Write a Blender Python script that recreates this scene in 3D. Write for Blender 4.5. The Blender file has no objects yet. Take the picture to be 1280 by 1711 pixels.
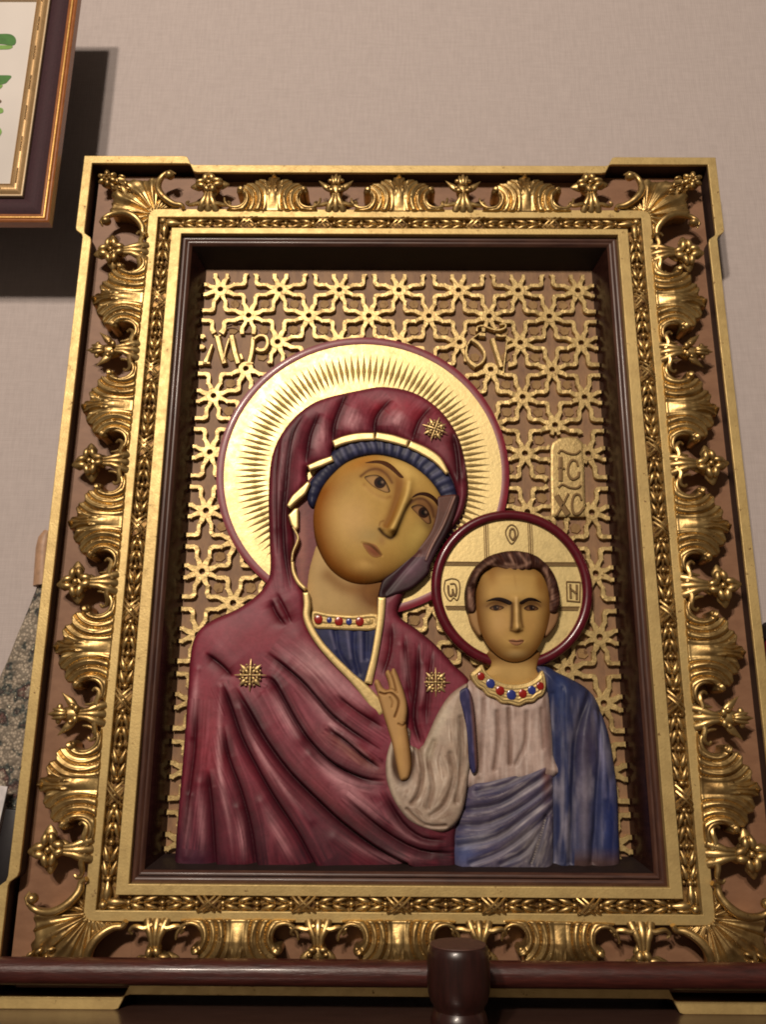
import bpy, bmesh, math, random
import numpy as np
from mathutils import Vector, Matrix, Euler
random.seed(4); rng = np.random.RandomState(4)
S = bpy.context.scene
PI = math.pi

# ------------------------------------------------------------------ camera
PITCH, YAW, ROLL, CX, CZ, F = 0.27151, -0.005563, 0.0062728, -0.014391, 0.149038, 1400.0
fw = Vector((math.sin(YAW)*math.cos(PITCH), math.cos(YAW)*math.cos(PITCH), math.sin(PITCH)))
rt0 = Vector((math.cos(YAW), -math.sin(YAW), 0.0)); up0 = rt0.cross(fw)
rt = rt0*math.cos(ROLL) + up0*math.sin(ROLL); up = up0*math.cos(ROLL) - rt0*math.sin(ROLL)
cam = bpy.data.cameras.new('camera'); co = bpy.data.objects.new('camera', cam); S.collection.objects.link(co)
co.matrix_world = Matrix(((rt.x, up.x, -fw.x, CX), (rt.y, up.y, -fw.y, -1.0), (rt.z, up.z, -fw.z, CZ), (0, 0, 0, 1)))
cam.sensor_fit = 'VERTICAL'; cam.sensor_height = 24.0; cam.lens = 24.0*F/1711.0
cam.clip_start = 0.01; cam.clip_end = 50
S.camera = co

# ------------------------------------------------------------------ light
W_ = bpy.data.worlds.new('World'); S.world = W_; W_.use_nodes = True
bg = W_.node_tree.nodes['Background']; bg.inputs['Color'].default_value = (1.0, 0.76, 0.58, 1); bg.inputs['Strength'].default_value = 0.090
def lamp(name, loc, power, size, col=(1.0, 0.85, 0.71), target=(0, 0, 0.4)):
    l = bpy.data.lights.new(name, 'AREA'); l.shape = 'DISK'; l.size = size; l.energy = power; l.color = col
    o = bpy.data.objects.new(name, l); S.collection.objects.link(o); o.location = loc
    o.rotation_euler = (Vector(target)-Vector(loc)).to_track_quat('-Z', 'Y').to_euler(); return o
lamp('chandelier_bulb', (-1.00, -3.1, 1.97), 66, 0.18)
lamp('chandelier_bulb', (-0.62, -3.1, 2.17), 52, 0.18)
S.cycles.filter_width = 1.9
S.view_settings.view_transform = 'Standard'; S.view_settings.look = 'None'; S.view_settings.exposure = -0.06; S.view_settings.gamma = 1.0

# ------------------------------------------------------------------ helpers
def at(px, py, w=0.0):
    """photo measurement -> metric point (x, z) on the panel plane lying w metres in front of the frame face"""
    px = np.asarray(px, float); py = np.asarray(py, float)
    a = (px-640)/F; b = (855.5-py)/F
    dy = fw.y + rt.y*a + up.y*b
    t = (1.0-w)/dy
    return CX + (fw.x + rt.x*a + up.x*b)*t, CZ + (fw.z + rt.z*a + up.z*b)*t
def lin(c):
    c = np.asarray(c, float)/255.0
    return np.where(c <= 0.04045, c/12.92, ((c+0.055)/1.055)**2.4)
def tag(o, label=None, cat=None, group=None, kind=None):
    if label: o['label'] = label
    if cat: o['category'] = cat
    if group: o['group'] = group
    if kind: o['kind'] = kind
    return o
def thing(name, label, cat, loc=(0, 0, 0), group=None):
    o = bpy.data.objects.new(name, None); S.collection.objects.link(o); o.location = loc; o.empty_display_size = 0.05
    return tag(o, label, cat, group)
def link(name, me, mat=None, parent=None):
    o = bpy.data.objects.new(name, me); S.collection.objects.link(o)
    if mat is not None and not me.materials: me.materials.append(mat)
    if parent is not None: o.parent = parent
    return o
def fromnp(name, V, Q, col=None, smooth=True):
    me = bpy.data.meshes.new(name); V = np.asarray(V, np.float32); Q = np.asarray(Q, np.int32)
    me.vertices.add(len(V)); me.vertices.foreach_set('co', V.ravel())
    me.loops.add(Q.size); me.loops.foreach_set('vertex_index', Q.ravel())
    me.polygons.add(len(Q)); me.polygons.foreach_set('loop_start', np.arange(0, Q.size, Q.shape[1], dtype=np.int32))
    me.polygons.foreach_set('use_smooth', np.full(len(Q), smooth))
    if col is not None:
        a = me.color_attributes.new('paint', 'FLOAT_COLOR', 'POINT'); c = np.ones((len(V), 4), np.float32); c[:, :3] = col
        a.data.foreach_set('color', c.ravel())
    me.update(calc_edges=True); me.validate()
    return me
def smooth_closed(pts, n=5):
    P = np.asarray(pts, float); N = len(P); out = []
    for i in range(N):
        p0, p1, p2, p3 = P[i-1], P[i], P[(i+1) % N], P[(i+2) % N]
        for k in range(n):
            t = k/n
            out.append(0.5*((2*p1)+(-p0+p2)*t+(2*p0-5*p1+4*p2-p3)*t*t+(-p0+3*p1-3*p2+p3)*t**3))
    return np.array(out)
def smooth_open(pts, n=5):
    P = np.asarray(pts, float)
    if len(P) < 3: return P
    E = np.vstack([2*P[0]-P[1], P, 2*P[-1]-P[-2]]); out = []
    for i in range(1, len(E)-2):
        p0, p1, p2, p3 = E[i-1], E[i], E[i+1], E[i+2]
        for k in range(n):
            t = k/n
            out.append(0.5*((2*p1)+(-p0+p2)*t+(2*p0-5*p1+4*p2-p3)*t*t+(-p0+3*p1-3*p2+p3)*t**3))
    out.append(P[-1]); return np.array(out)
def near(X, Y, pts, closed=False):
    """distance to a polyline, nearest point, position 0..1 along it"""
    P = np.asarray(pts, float); A = P if closed else P[:-1]; B = np.roll(P, -1, 0) if closed else P[1:]
    best = np.full(X.shape, 1e18); bx = np.zeros(X.shape); by = np.zeros(X.shape); bt = np.zeros(X.shape)
    for i, (a, b) in enumerate(zip(A, B)):
        d = b-a; L = d@d+1e-20
        t = np.clip(((X-a[0])*d[0]+(Y-a[1])*d[1])/L, 0, 1)
        qx = a[0]+t*d[0]; qy = a[1]+t*d[1]; q = (X-qx)**2+(Y-qy)**2
        m = q < best; best = np.where(m, q, best); bx = np.where(m, qx, bx); by = np.where(m, qy, by); bt = np.where(m, (i+t)/len(A), bt)
    return np.sqrt(best), bx, by, bt
def inside(X, Y, pts):
    P = np.asarray(pts, float); r = np.zeros(X.shape, bool); j = len(P)-1
    for i in range(len(P)):
        xi, yi = P[i]; xj, yj = P[j]
        if yi != yj: r ^= ((yi > Y) != (yj > Y)) & (X < (xj-xi)*(Y-yi)/(yj-yi)+xi)
        j = i
    return r
def noise2(X, Y, scale, seed=0, octaves=2):
    """cheap smooth value noise in -1..1"""
    out = np.zeros(X.shape); amp = 1.0; tot = 0
    for o in range(octaves):
        r = np.random.RandomState(seed+o*17); T = r.rand(64, 64)*2-1
        x = X/scale*(2**o); y = Y/scale*(2**o); xi = np.floor(x).astype(int); yi = np.floor(y).astype(int); fx = x-xi; fy = y-yi
        fx = fx*fx*(3-2*fx); fy = fy*fy*(3-2*fy)
        g = lambda a, b: T[a % 64, b % 64]
        out += amp*((g(xi, yi)*(1-fx)+g(xi+1, yi)*fx)*(1-fy)+(g(xi, yi+1)*(1-fx)+g(xi+1, yi+1)*fx)*fy); tot += amp; amp *= 0.5
    return out/tot
def field(name, outline, step, hfun, base, mapper, colfun=None, sm=5, holes=(), flipnorm=False):
    """relief surface inside an outline; height w = hfun(X, Y, distance to edge); side walls down to w = base"""
    O = smooth_closed(outline, sm) if sm > 1 else np.asarray(outline, float)
    H = [smooth_closed(h, sm) for h in holes]
    x0, y0 = O.min(0)-step; x1, y1 = O.max(0)+step
    xs = np.arange(x0, x1+step, step); ys = np.arange(y0, y1+step, step)
    X, Y = np.meshgrid(xs, ys); Xc, Yc = X[:-1, :-1]+step/2, Y[:-1, :-1]+step/2
    keep = inside(Xc, Yc, O)
    for h in H: keep &= ~inside(Xc, Yc, h)
    ny, nx = X.shape; idx = np.arange(ny*nx).reshape(ny, nx)
    q = np.stack([idx[:-1, :-1][keep], idx[:-1, 1:][keep], idx[1:, 1:][keep], idx[1:, :-1][keep]], 1)
    used, inv = np.unique(q.ravel(), return_inverse=True); q = inv.reshape(-1, 4)
    x = X.ravel()[used]; y = Y.ravel()[used]
    d, bx, by, _ = near(x, y, O, True)
    for h in H:
        d2, bx2, by2, _ = near(x, y, h, True); m = d2 < d; d = np.where(m, d2, d); bx = np.where(m, bx2, bx); by = np.where(m, by2, by)
    e = np.concatenate([q[:, [0, 1]], q[:, [1, 2]], q[:, [2, 3]], q[:, [3, 0]]]); n = len(used)
    key = np.sort(e, 1); key = key[:, 0].astype(np.int64)*n+key[:, 1]
    u, first, cnt = np.unique(key, return_index=True, return_counts=True); be = e[first[cnt == 1]]
    bv = np.unique(be); x[bv] = bx[bv]; y[bv] = by[bv]; d[bv] = 0
    w = hfun(x, y, d); C = colfun(x, y, d) if colfun else None
    U, Vv = mapper(x, y); top = np.stack([U, -w, Vv], 1)
    rim = np.stack([U[bv], -w[bv], Vv[bv]], 1); low = rim.copy(); low[:, 1] = -base
    V = np.concatenate([top, rim, low]); rm = np.full(n, -1); rm[bv] = np.arange(len(bv))
    a, b = rm[be[:, 0]]+n, rm[be[:, 1]]+n; k = len(bv)
    Q = np.concatenate([q, np.stack([b, a, a+k, b+k], 1)])
    if C is not None: C = np.concatenate([C, C[bv], C[bv]])
    me = fromnp(name, V, Q, C)
    # make sure that faces look outwards (towards the viewer, -y)
    p = me.polygons[0]
    if p.normal.y > 0 and not flipnorm: me.flip_normals()
    return me
def pxmap(w): return lambda x, y: at(x, y, w)
ident = lambda x, y: (x, y)

class MB:
    """collects primitive shapes into one mesh"""
    def __init__(s): s.bm = bmesh.new()
    def box(s, c, d, bev=0.0, rot=None):
        r = bmesh.ops.create_cube(s.bm, size=1.0); vs = r['verts']
        M = Matrix.Translation(Vector(c)) @ (rot.to_matrix().to_4x4() if rot else Matrix.Identity(4)) @ Matrix.Diagonal((d[0], d[1], d[2], 1))
        bmesh.ops.transform(s.bm, matrix=M, verts=vs)
        if bev:
            es = {e for v in vs for e in v.link_edges}
            bmesh.ops.bevel(s.bm, geom=list(es), offset=bev, segments=2, affect='EDGES', profile=0.5)
        return s
    def ball(s, c, r, rot=None, seg=10, rings=7, point=0.0):
        """ellipsoid; point > 0 draws its +x end out to a tip"""
        q = bmesh.ops.create_uvsphere(s.bm, u_segments=seg, v_segments=rings, radius=1.0); vs = q['verts']
        bmesh.ops.rotate(s.bm, verts=vs, cent=(0, 0, 0), matrix=Matrix.Rotation(PI/2, 3, 'Y'))
        if point:
            for v in vs:
                k = 1-point*max(0, v.co.x); v.co.y *= k; v.co.z *= k; v.co.x *= 1+0.3*point*max(0, v.co.x)
        M = Matrix.Translation(Vector(c)) @ (rot.to_matrix().to_4x4() if rot else Matrix.Identity(4)) @ Matrix.Diagonal((r[0], r[1], r[2], 1))
        bmesh.ops.transform(s.bm, matrix=M, verts=vs); return s
    def tube(s, pts, rad, seg=8, cap=True):
        P = [Vector(p) for p in pts]; n = len(P); R = rad if hasattr(rad, '__len__') else [rad]*n; rings = []
        for i in range(n):
            t = (P[min(i+1, n-1)]-P[max(i-1, 0)]).normalized(); a = t.cross(Vector((0, 1, 0)))
            a = a.normalized() if a.length > 1e-4 else t.cross(Vector((1, 0, 0))).normalized(); b = t.cross(a)
            rings.append([s.bm.verts.new(P[i]+(a*math.cos(2*PI*k/seg)+b*math.sin(2*PI*k/seg))*R[i]) for k in range(seg)])
        for i in range(n-1):
            for k in range(seg): s.bm.faces.new((rings[i][k], rings[i][(k+1) % seg], rings[i+1][(k+1) % seg], rings[i+1][k]))
        if cap: s.bm.faces.new(rings[0]); s.bm.faces.new(list(reversed(rings[-1])))
        return s
    def lathe(s, prof, c, seg=40):
        rings = [[s.bm.verts.new((c[0]+r*math.cos(2*PI*k/seg), c[1]+r*math.sin(2*PI*k/seg), c[2]+z)) for k in range(seg)] for r, z in prof]
        for i in range(len(rings)-1):
            for k in range(seg): s.bm.faces.new((rings[i][k], rings[i][(k+1) % seg], rings[i+1][(k+1) % seg], rings[i+1][k]))
        s.bm.faces.new(rings[0]); s.bm.faces.new(rings[-1]); return s
    def mesh(s, name, mat=None, smooth=True, sharp=40):
        bmesh.ops.recalc_face_normals(s.bm, faces=s.bm.faces)
        me = bpy.data.meshes.new(name); s.bm.to_mesh(me); s.bm.free()
        for p in me.polygons: p.use_smooth = smooth
        if smooth:
            try: me.set_sharp_from_angle(angle=math.radians(sharp))
            except Exception: pass
        if mat: me.materials.append(mat)
        return me
    def build(s, name, mat, parent=None, smooth=True): return link(name, s.mesh(name, mat, smooth), None, parent)

# ------------------------------------------------------------------ materials
class NT:
    def __init__(s, name, rough=0.5, metal=0.0, coat=0.0):
        s.m = bpy.data.materials.new(name); s.m.use_nodes = True; s.t = s.m.node_tree; s.b = s.t.nodes['Principled BSDF']
        s.b.inputs['Roughness'].default_value = rough; s.b.inputs['Metallic'].default_value = metal
        if coat: s.b.inputs['Coat Weight'].default_value = coat; s.b.inputs['Coat Roughness'].default_value = 0.12
        s.co = s.t.nodes.new('ShaderNodeTexCoord').outputs['Object']
    def n(s, kind, **kw):
        x = s.t.nodes.new(kind)
        for k, v in kw.items():
            if k in x.inputs: x.inputs[k].default_value = v
            else: setattr(x, k, v)
        return x
    def l(s, a, b): s.t.links.new(a, b)
    def noise(s, scale, detail=3, rough=0.5, stretch=None):
        x = s.n('ShaderNodeTexNoise'); x.inputs['Scale'].default_value = scale; x.inputs['Detail'].default_value = detail; x.inputs['Roughness'].default_value = rough
        if stretch:
            mp = s.n('ShaderNodeMapping'); mp.inputs['Scale'].default_value = stretch; s.l(s.co, mp.inputs['Vector']); s.l(mp.outputs[0], x.inputs['Vector'])
        else: s.l(s.co, x.inputs['Vector'])
        return x.outputs['Fac']
    def ramp(s, fac, stops):
        r = s.n('ShaderNodeValToRGB'); el = r.color_ramp.elements
        while len(el) < len(stops): el.new(0.5)
        for e, (p, c) in zip(el, stops):
            e.position = p; e.color = (*c, 1) if len(c) == 3 else c
        s.l(fac, r.inputs['Fac']); return r.outputs['Color']
    def mix(s, fac, a, b, mode='MIX'):
        x = s.n('ShaderNodeMix'); x.data_type = 'RGBA'; x.blend_type = mode
        for sock, v in ((x.inputs['Factor'], fac), (x.inputs['A'], a), (x.inputs['B'], b)):
            if hasattr(v, 'links') or isinstance(v, bpy.types.NodeSocket): s.l(v, sock)
            else: sock.default_value = v if not hasattr(v, '__len__') else (*v, 1)
        # colour sockets live at the end of the list
        for i, v in ((6, a), (7, b)):
            if isinstance(v, bpy.types.NodeSocket): s.l(v, x.inputs[i])
            else: x.inputs[i].default_value = (*v, 1)
        return x.outputs[2]
    def bump(s, h, strength, dist=0.001):
        b = s.n('ShaderNodeBump'); b.inputs['Strength'].default_value = strength; b.inputs['Distance'].default_value = dist
        s.l(h, b.inputs['Height']); s.l(b.outputs[0], s.b.inputs['Normal']); return b
    def set(s, col): s.l(col, s.b.inputs['Base Color']) if isinstance(col, bpy.types.NodeSocket) else setattr(s.b.inputs['Base Color'], 'default_value', (*col, 1)); return s.m

def mk_gold(name, base, rough, metal, wear=0.62, bump=0.35, bscale=260, patina=0.0):
    g = NT(name, rough, metal)
    oi = g.n('ShaderNodeObjectInfo'); va = g.n('ShaderNodeVectorMath'); va.operation = 'MULTIPLY_ADD'; va.inputs[1].default_value = (1, 1, 1)
    vm = g.n('ShaderNodeVectorMath'); vm.operation = 'SCALE'; vm.inputs[0].default_value = (7, 3, 5); g.l(oi.outputs['Random'], vm.inputs['Scale'])
    g.l(g.co, va.inputs[0]); g.l(vm.outputs[0], va.inputs[2]); g.co = va.outputs[0]
    big = g.noise(9, 2); wearn = g.noise(95, 6, 0.75); fine = g.noise(bscale, 4, 0.6)
    c = g.ramp(big, [(0.3, tuple(v*0.84 for v in base)), (0.7, base)])
    if patina: c = g.mix(g.ramp(g.noise(38, 5, 0.7), [(0.42, (0, 0, 0)), (0.68, (patina,)*3)]), c, (0.22, 0.115, 0.035))
    spots = g.ramp(wearn, [(wear, (0, 0, 0)), (wear+0.05, (1, 1, 1))])
    c = g.mix(spots, c, (0.16, 0.08, 0.03)); g.set(c)
    rr = g.ramp(wearn, [(0.3, (rough-0.06,)*3), (0.7, (rough+0.14,)*3)]); g.l(rr, g.b.inputs['Roughness'])
    g.bump(fine, bump, 0.0006); return g.m
GOLD_FLAT = mk_gold('gold_leaf_flat', (0.70, 0.52, 0.215), 0.48, 0.55, 0.62, 0.5, 420, 0.25)
GOLD = mk_gold('gold_leaf_carved', (0.64, 0.45, 0.185), 0.35, 0.90, 0.61, 0.6, 130, 0.75)
GOLD_LAT = mk_gold('gold_leaf_lattice', (0.66, 0.49, 0.21), 0.42, 0.6, 0.62, 0.8, 260, 0.4)
GOLD_HALO = mk_gold('gold_leaf_halo', (0.82, 0.645, 0.29), 0.42, 0.6, 0.72, 0.35, 220)
def mk_wood(name, dark, light, rough, coat, stretch, bump=0.2):
    g = NT(name, rough, 0, coat); gr = g.noise(6, 6, 0.65, stretch); g.set(g.ramp(gr, [(0.3, dark), (0.7, light)])); g.bump(gr, bump, 0.0006); return g.m
WOOD_X = mk_wood('dark_varnished_wood', (0.035, 0.011, 0.008), (0.100, 0.042, 0.025), 0.42, 0.10, (4, 30, 30))
WOOD_Z = mk_wood('dark_varnished_wood_upright', (0.035, 0.011, 0.008), (0.100, 0.042, 0.025), 0.40, 0.10, (30, 30, 4))
FLOORB = mk_wood('brown_painted_ground', (0.20, 0.096, 0.048), (0.28, 0.145, 0.078), 0.55, 0.0, (6, 20, 12))
BACKB = mk_wood('brown_back_board', (0.19, 0.100, 0.052), (0.32, 0.18, 0.085), 0.6, 0.0, (20, 20, 8), 0.4)
WOODI = mk_wood('recess_wood', (0.012, 0.004, 0.003), (0.030, 0.011, 0.008), 0.22, 0.25, (30, 5, 30), 0.4)
WOODT = mk_wood('recess_wood_top', (0.008, 0.003, 0.002), (0.016, 0.006, 0.005), 0.6, 0.0, (5, 30, 30), 0.4)
RIMSIDE = NT('dark_brown_rim_side', 0.6).set((0.030, 0.013, 0.009))
RAILW = mk_wood('red_mahogany_lacquer', (0.030, 0.007, 0.006), (0.085, 0.018, 0.013), 0.38, 0.2, (5, 40, 40), 1.2)
SHELFW = mk_wood('brown_shelf_veneer', (0.055, 0.026, 0.019), (0.085, 0.042, 0.030), 0.35, 0.3, (3, 30, 30))
def mk_paint(name, rough=0.42, coat=0.0, bump=0.25, grain=120, var=0.18, spec=0.5):
    g = NT(name, rough, 0, coat); a = g.n('ShaderNodeVertexColor'); a.layer_name = 'paint'
    nz = g.noise(grain, 5, 0.65); nb = g.noise(22, 4, 0.6)
    c = g.mix(1.0, a.outputs['Color'], g.ramp(nb, [(0.3, (1-var,)*3), (0.7, (1+var,)*3)]), 'MULTIPLY')
    c = g.mix(1.0, c, g.ramp(nz, [(0.35, (1-var*0.6,)*3), (0.65, (1+var*0.6,)*3)]), 'MULTIPLY')
    g.b.inputs['Specular IOR Level'].default_value = spec
    g.set(c); g.bump(nz, bump, 0.0005); return g.m
PAINT = mk_paint('oil_paint_on_carved_wood', 0.50, 0.0, 0.30, 140, 0.18, 0.32)
SKIN = mk_paint('face_paint', 0.62, 0.0, 0.08, 90, 0.06, 0.14)
def flat(name, col, rough=0.5, coat=0.0, bump=0.15, scale=120):
    g = NT(name, rough, 0, coat); nz = g.noise(scale, 4); g.bump(nz, bump, 0.0005)
    return g.set(g.ramp(nz, [(0.3, tuple(v*0.8 for v in col)), (0.7, tuple(v*1.15 for v in col))]))
RING = flat('crimson_halo_paint', tuple(lin((128, 28, 46))), 0.4, 0.2)
RING_C = flat('dark_cherry_halo_paint', tuple(lin((92, 14, 30))), 0.3, 0.3)
GEM_R = flat('red_enamel', tuple(lin((150, 30, 24))), 0.25, 0.4); GEM_B = flat('blue_enamel', tuple(lin((48, 58, 130))), 0.25, 0.4)
LINE = flat('dark_incised_line', (0.13, 0.075, 0.02), 0.6)

# ------------------------------------------------------------------ wall
g = NT('woven_wallpaper', 0.85)
def stripes(axis, sc):
    w = g.n('ShaderNodeTexWave'); w.bands_direction = axis; w.inputs['Scale'].default_value = sc; w.inputs['Distortion'].default_value = 2.2
    w.inputs['Detail'].default_value = 3; w.inputs['Detail Scale'].default_value = 2.0; g.l(g.co, w.inputs['Vector']); return w.outputs['Fac']
wx, wz = stripes('X', 95), stripes('Z', 105)
mul = g.mix(0.5, wx, wz); mul = g.mix(0.35, mul, g.noise(300, 4, 0.7))
slub = g.noise(30, 4, 0.6, (1, 1, 9)); slub2 = g.noise(30, 4, 0.6, (9, 1, 1))
c = g.ramp(mul, [(0.2, (0.465, 0.408, 0.392)), (0.8, (0.515, 0.458, 0.442))])
c = g.mix(0.5, c, g.ramp(slub, [(0.35, (0.44, 0.388, 0.374)), (0.65, (0.54, 0.482, 0.466))]))
c = g.mix(0.35, c, g.ramp(slub2, [(0.35, (0.42, 0.355, 0.33)), (0.65, (0.54, 0.46, 0.43))]))
WALLM = g.set(c); g.bump(mul, 0.35, 0.0006)
b = MB(); b.box((0, 0.12, 0.6), (6, 0.1, 3.0)); tag(b.build('wall', WALLM, None, False), kind='structure')

# ------------------------------------------------------------------ the framed icon
ICON = thing('framed_icon', 'large carved icon of mother and child in a gilded deep frame', 'icon', (0, 0, 0))
def ring_sheet(name, outer, inner, wtop, wbot, mat, parent=ICON, bev=0.0007):
    """flat raised band between two closed outlines with the same point count"""
    bm = bmesh.new(); n = len(outer)
    L = []
    def shrink(P, k, s):  # crude inward offset used for the softened arris
        c = np.mean(P, 0); return [p for p in P]
    for P, w in ((outer, wbot), (outer, wtop), (inner, wtop), (inner, wbot)):
        L.append([bm.verts.new((p[0], -w, p[1])) for p in P])
    for a, bb in ((0, 1), (1, 2), (2, 3), (3, 0)):
        for i in range(n): bm.faces.new((L[a][i], L[a][(i+1) % n], L[bb][(i+1) % n], L[bb][i]))
    bmesh.ops.recalc_face_normals(bm, faces=bm.faces)
    es = [e for e in bm.edges if all(abs(v.co.y+wtop) < 1e-6 for v in e.verts) and any(abs(v.co.y+wbot) < 1e-6 for f in e.link_faces for v in f.verts) and len(e.link_faces) == 2 and abs(e.link_faces[0].normal.dot(e.link_faces[1].normal)) < 0.5]
    if bev: bmesh.ops.bevel(bm, geom=es, offset=bev, segments=2, affect='EDGES', profile=0.5)
    me = bpy.data.meshes.new(name); bm.to_mesh(me); bm.free()
    return link(name, me, mat, parent)
def rect(hx, z0, z1): return [(-hx, z0), (hx, z0), (hx, z1), (-hx, z1)]
ZT, ZB = 0.8204, 0.0
ZC = 0.4110
def rim_outline(xo, xi, zo, zi, off):
    """quarter outline with the stepped corners, mirrored all round (half sizes about the frame centre)"""
    xo -= off; xi -= off; zo -= off; zi -= off
    sx = 0.290-off*0.4; sz = 0.406-off*0.4
    q = [(sx-0.002, zi), (sx+0.003, zi+0.0015), (sx+0.009, zo-0.0012), (sx+0.013, zo), (xo, zo), (xo, sz+0.013), (xo-0.0012, sz+0.009), (xi+0.0015, sz+0.003), (xi, sz-0.002)]
    P = [(x, z) for x, z in q] + [(x, -z) for x, z in reversed(q)] + [(-x, -z) for x, z in q] + [(-x, z) for x, z in reversed(q)]
    return [(x, z+ZC) for x, z in P]
# frame half sizes: sides .4435/.4330, height (.9465+.1235)/2 = .535 / .521
OUT = rim_outline(0.4440, 0.4333, 0.5350, 0.5205, 0.0); INN = rim_outline(0.4440, 0.4333, 0.5350, 0.5205, 0.0120)
ring_sheet('outer_rim', OUT, INN, 0.0, -0.004, GOLD_FLAT)
ring_sheet('rim_side', rim_outline(0.4440, 0.4333, 0.5350, 0.5205, 0.0006), rim_outline(0.4440, 0.4333, 0.5350, 0.5205, 0.0114), -0.0041, -0.0665, RIMSIDE, ICON, 0)
b = MB()
for (x0, x1, z0, z1) in ((-0.428, -0.296, -0.10, 0.92), (0.296, 0.428, -0.10, 0.92), (-0.2959, 0.2959, 0.822, 0.92), (-0.2959, 0.2959, -0.10, -0.0015)):
    b.box(((x0+x1)/2, 0.0435, (z0+z1)/2), (x1-x0, 0.043, z1-z0))
b.box((0, 0.044, 0.9245), (0.84, 0.042, 0.009)); b.box((0, 0.044, -0.1045), (0.84, 0.042, 0.009))
b.build('frame_ground', FLOORB, ICON, False)
# two flat gilded bands and the channel between them
ring_sheet('gold_band', rect(0.3455, -0.0380, 0.8600), rect(0.3325, -0.0272, 0.8474), 0.0, -0.0215, GOLD_FLAT)
ring_sheet('gold_band', rect(0.3120, -0.0112, 0.8294), rect(0.2981, 0.0, ZT), 0.0015, -0.0215, GOLD_FLAT)
b = MB()
for (x0, x1, z0, z1) in ((-0.3324, -0.3121, -0.027, 0.8473), (0.3121, 0.3324, -0.027, 0.8473), (-0.312, 0.312, 0.8295, 0.8473), (-0.312, 0.312, -0.027, -0.0113)):
    b.box(((x0+x1)/2, 0.015, (z0+z1)/2), (x1-x0, 0.012, z1-z0))
b.build('channel_ground', mk_gold('channel_gold', (0.42, 0.25, 0.08), 0.5, 0.6, 0.5), ICON, False)

# --- garland in the channel: crossing ribbon, berries, paired leaves
def ribbon_mesh():
    b = MB()
    for s in (-1, 1):
        for off in (-0.0032, 0.0032):
            pts = [(-0.0095+off+0.019*t, -0.001-0.0048*math.sin(PI*t)-(0.0008 if s > 0 else 0), s*(-0.0088+0.0176*t)) for t in np.linspace(0, 1, 7)]
            b.tube(pts, 0.00135, 6)
    return b.mesh('ribbon_cross', GOLD)
def garland_mesh(L):
    """runs along +x from a ribbon at 0 to the next one at L; one surface of carved leaves"""
    b = MB(); c = L/2
    for k, x in enumerate((0.0145, c, L-0.0145)):
        b.ball((x, 0.0035, 0), (0.0036, 0.0036, 0.0036), seg=10, rings=7)
        b.ball((x, 0.0060, 0.0062), (0.0026, 0.003, 0.0026), seg=8, rings=5); b.ball((x, 0.0060, -0.0062), (0.0026, 0.003, 0.0026), seg=8, rings=5)
    for x, d in ((0.0205, 1), (c-0.0175, 1), (c+0.0175, -1), (L-0.0205, -1)):
        pass
    for x0, x1 in ((0.018, c-0.004), (L-0.018, c+0.004)):
        sgn = 1 if x1 > x0 else -1; m = (x0+x1)/2; h = abs(x1-x0)/2
        for k in (0, 1):
            xx = x0+sgn*h*(0.42+0.98*k)
            for s in (-1, 1):
                r = Euler((0, (0 if sgn > 0 else PI)+(-s)*0.34*sgn, 0))
                b.ball((xx, 0.0040, s*0.0043), (h*0.56, 0.0038, 0.0035), r, 10, 7, 0.55)
                b.ball((xx-sgn*0.001, 0.0062, s*0.0078), (h*0.40, 0.0030, 0.0018), r, 8, 5, 0.4)
            b.ball((xx+sgn*0.004, 0.0035, 0), (0.0052, 0.0032, 0.0018), Euler((0, 0 if sgn > 0 else PI, 0)), 8, 5, 0.5)
    return b.mesh('garland_leaves', GOLD)
LX = 0.104; LZ = 0.1048
gx, gz, rb = garland_mesh(LX), garland_mesh(LZ), ribbon_mesh()
def place(name, me, loc, ry=0.0, sc=(1, 1, 1), parent=ICON):
    o = link(name, me, None, parent); o.location = loc; o.rotation_euler = (0, ry, 0); o.scale = sc; return o
for zc in (-0.0192, 0.8384):
    for i in range(6):
        q = place('garland_leaves', gx, (-0.312+LX*i, -0.0005, zc), 0, (1, 1, 0.9))
        if i: place('ribbon_cross', rb, (0, 0, 0), 0, (1, 1, 1), q)
for xc in (-0.3222, 0.3222):
    for i in range(8):
        q = place('garland_leaves', gz, (xc, -0.0005, 0.8284-LZ*i), PI/2, (1, 1, 1.0))
        if i: place('ribbon_cross', rb, (0, 0, 0), 0, (1, 1, 1), q)
# corner leaves of the garland
b = MB()
for q in (0, 1):
    b.ball((0.0105, 0.0025, 0.0) if q == 0 else (0.0, 0.0025, 0.0105), (0.0115, 0.0048, 0.0052), Euler((0, -PI/2*q, 0)), 14, 8, 0.6)
    b.ball((0.0075, 0.0040, -0.0052) if q == 0 else (-0.0052, 0.0040, 0.0075), (0.0080, 0.0035, 0.0028), Euler((0, -PI/2*q, 0)), 10, 7, 0.5)
b.ball((-0.003, 0.002, -0.003), (0.0052, 0.0050, 0.0052), None, 12, 8)
cl = b.mesh('corner_leaf', GOLD)
for x, z in ((-0.3222, -0.0192), (0.3222, -0.0192), (-0.3222, 0.8384), (0.3222, 0.8384)): place('corner_leaf', cl, (x, 0, z), 0, (1 if x < 0 else -1, 1, 1 if z < 0.4 else -1))

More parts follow.
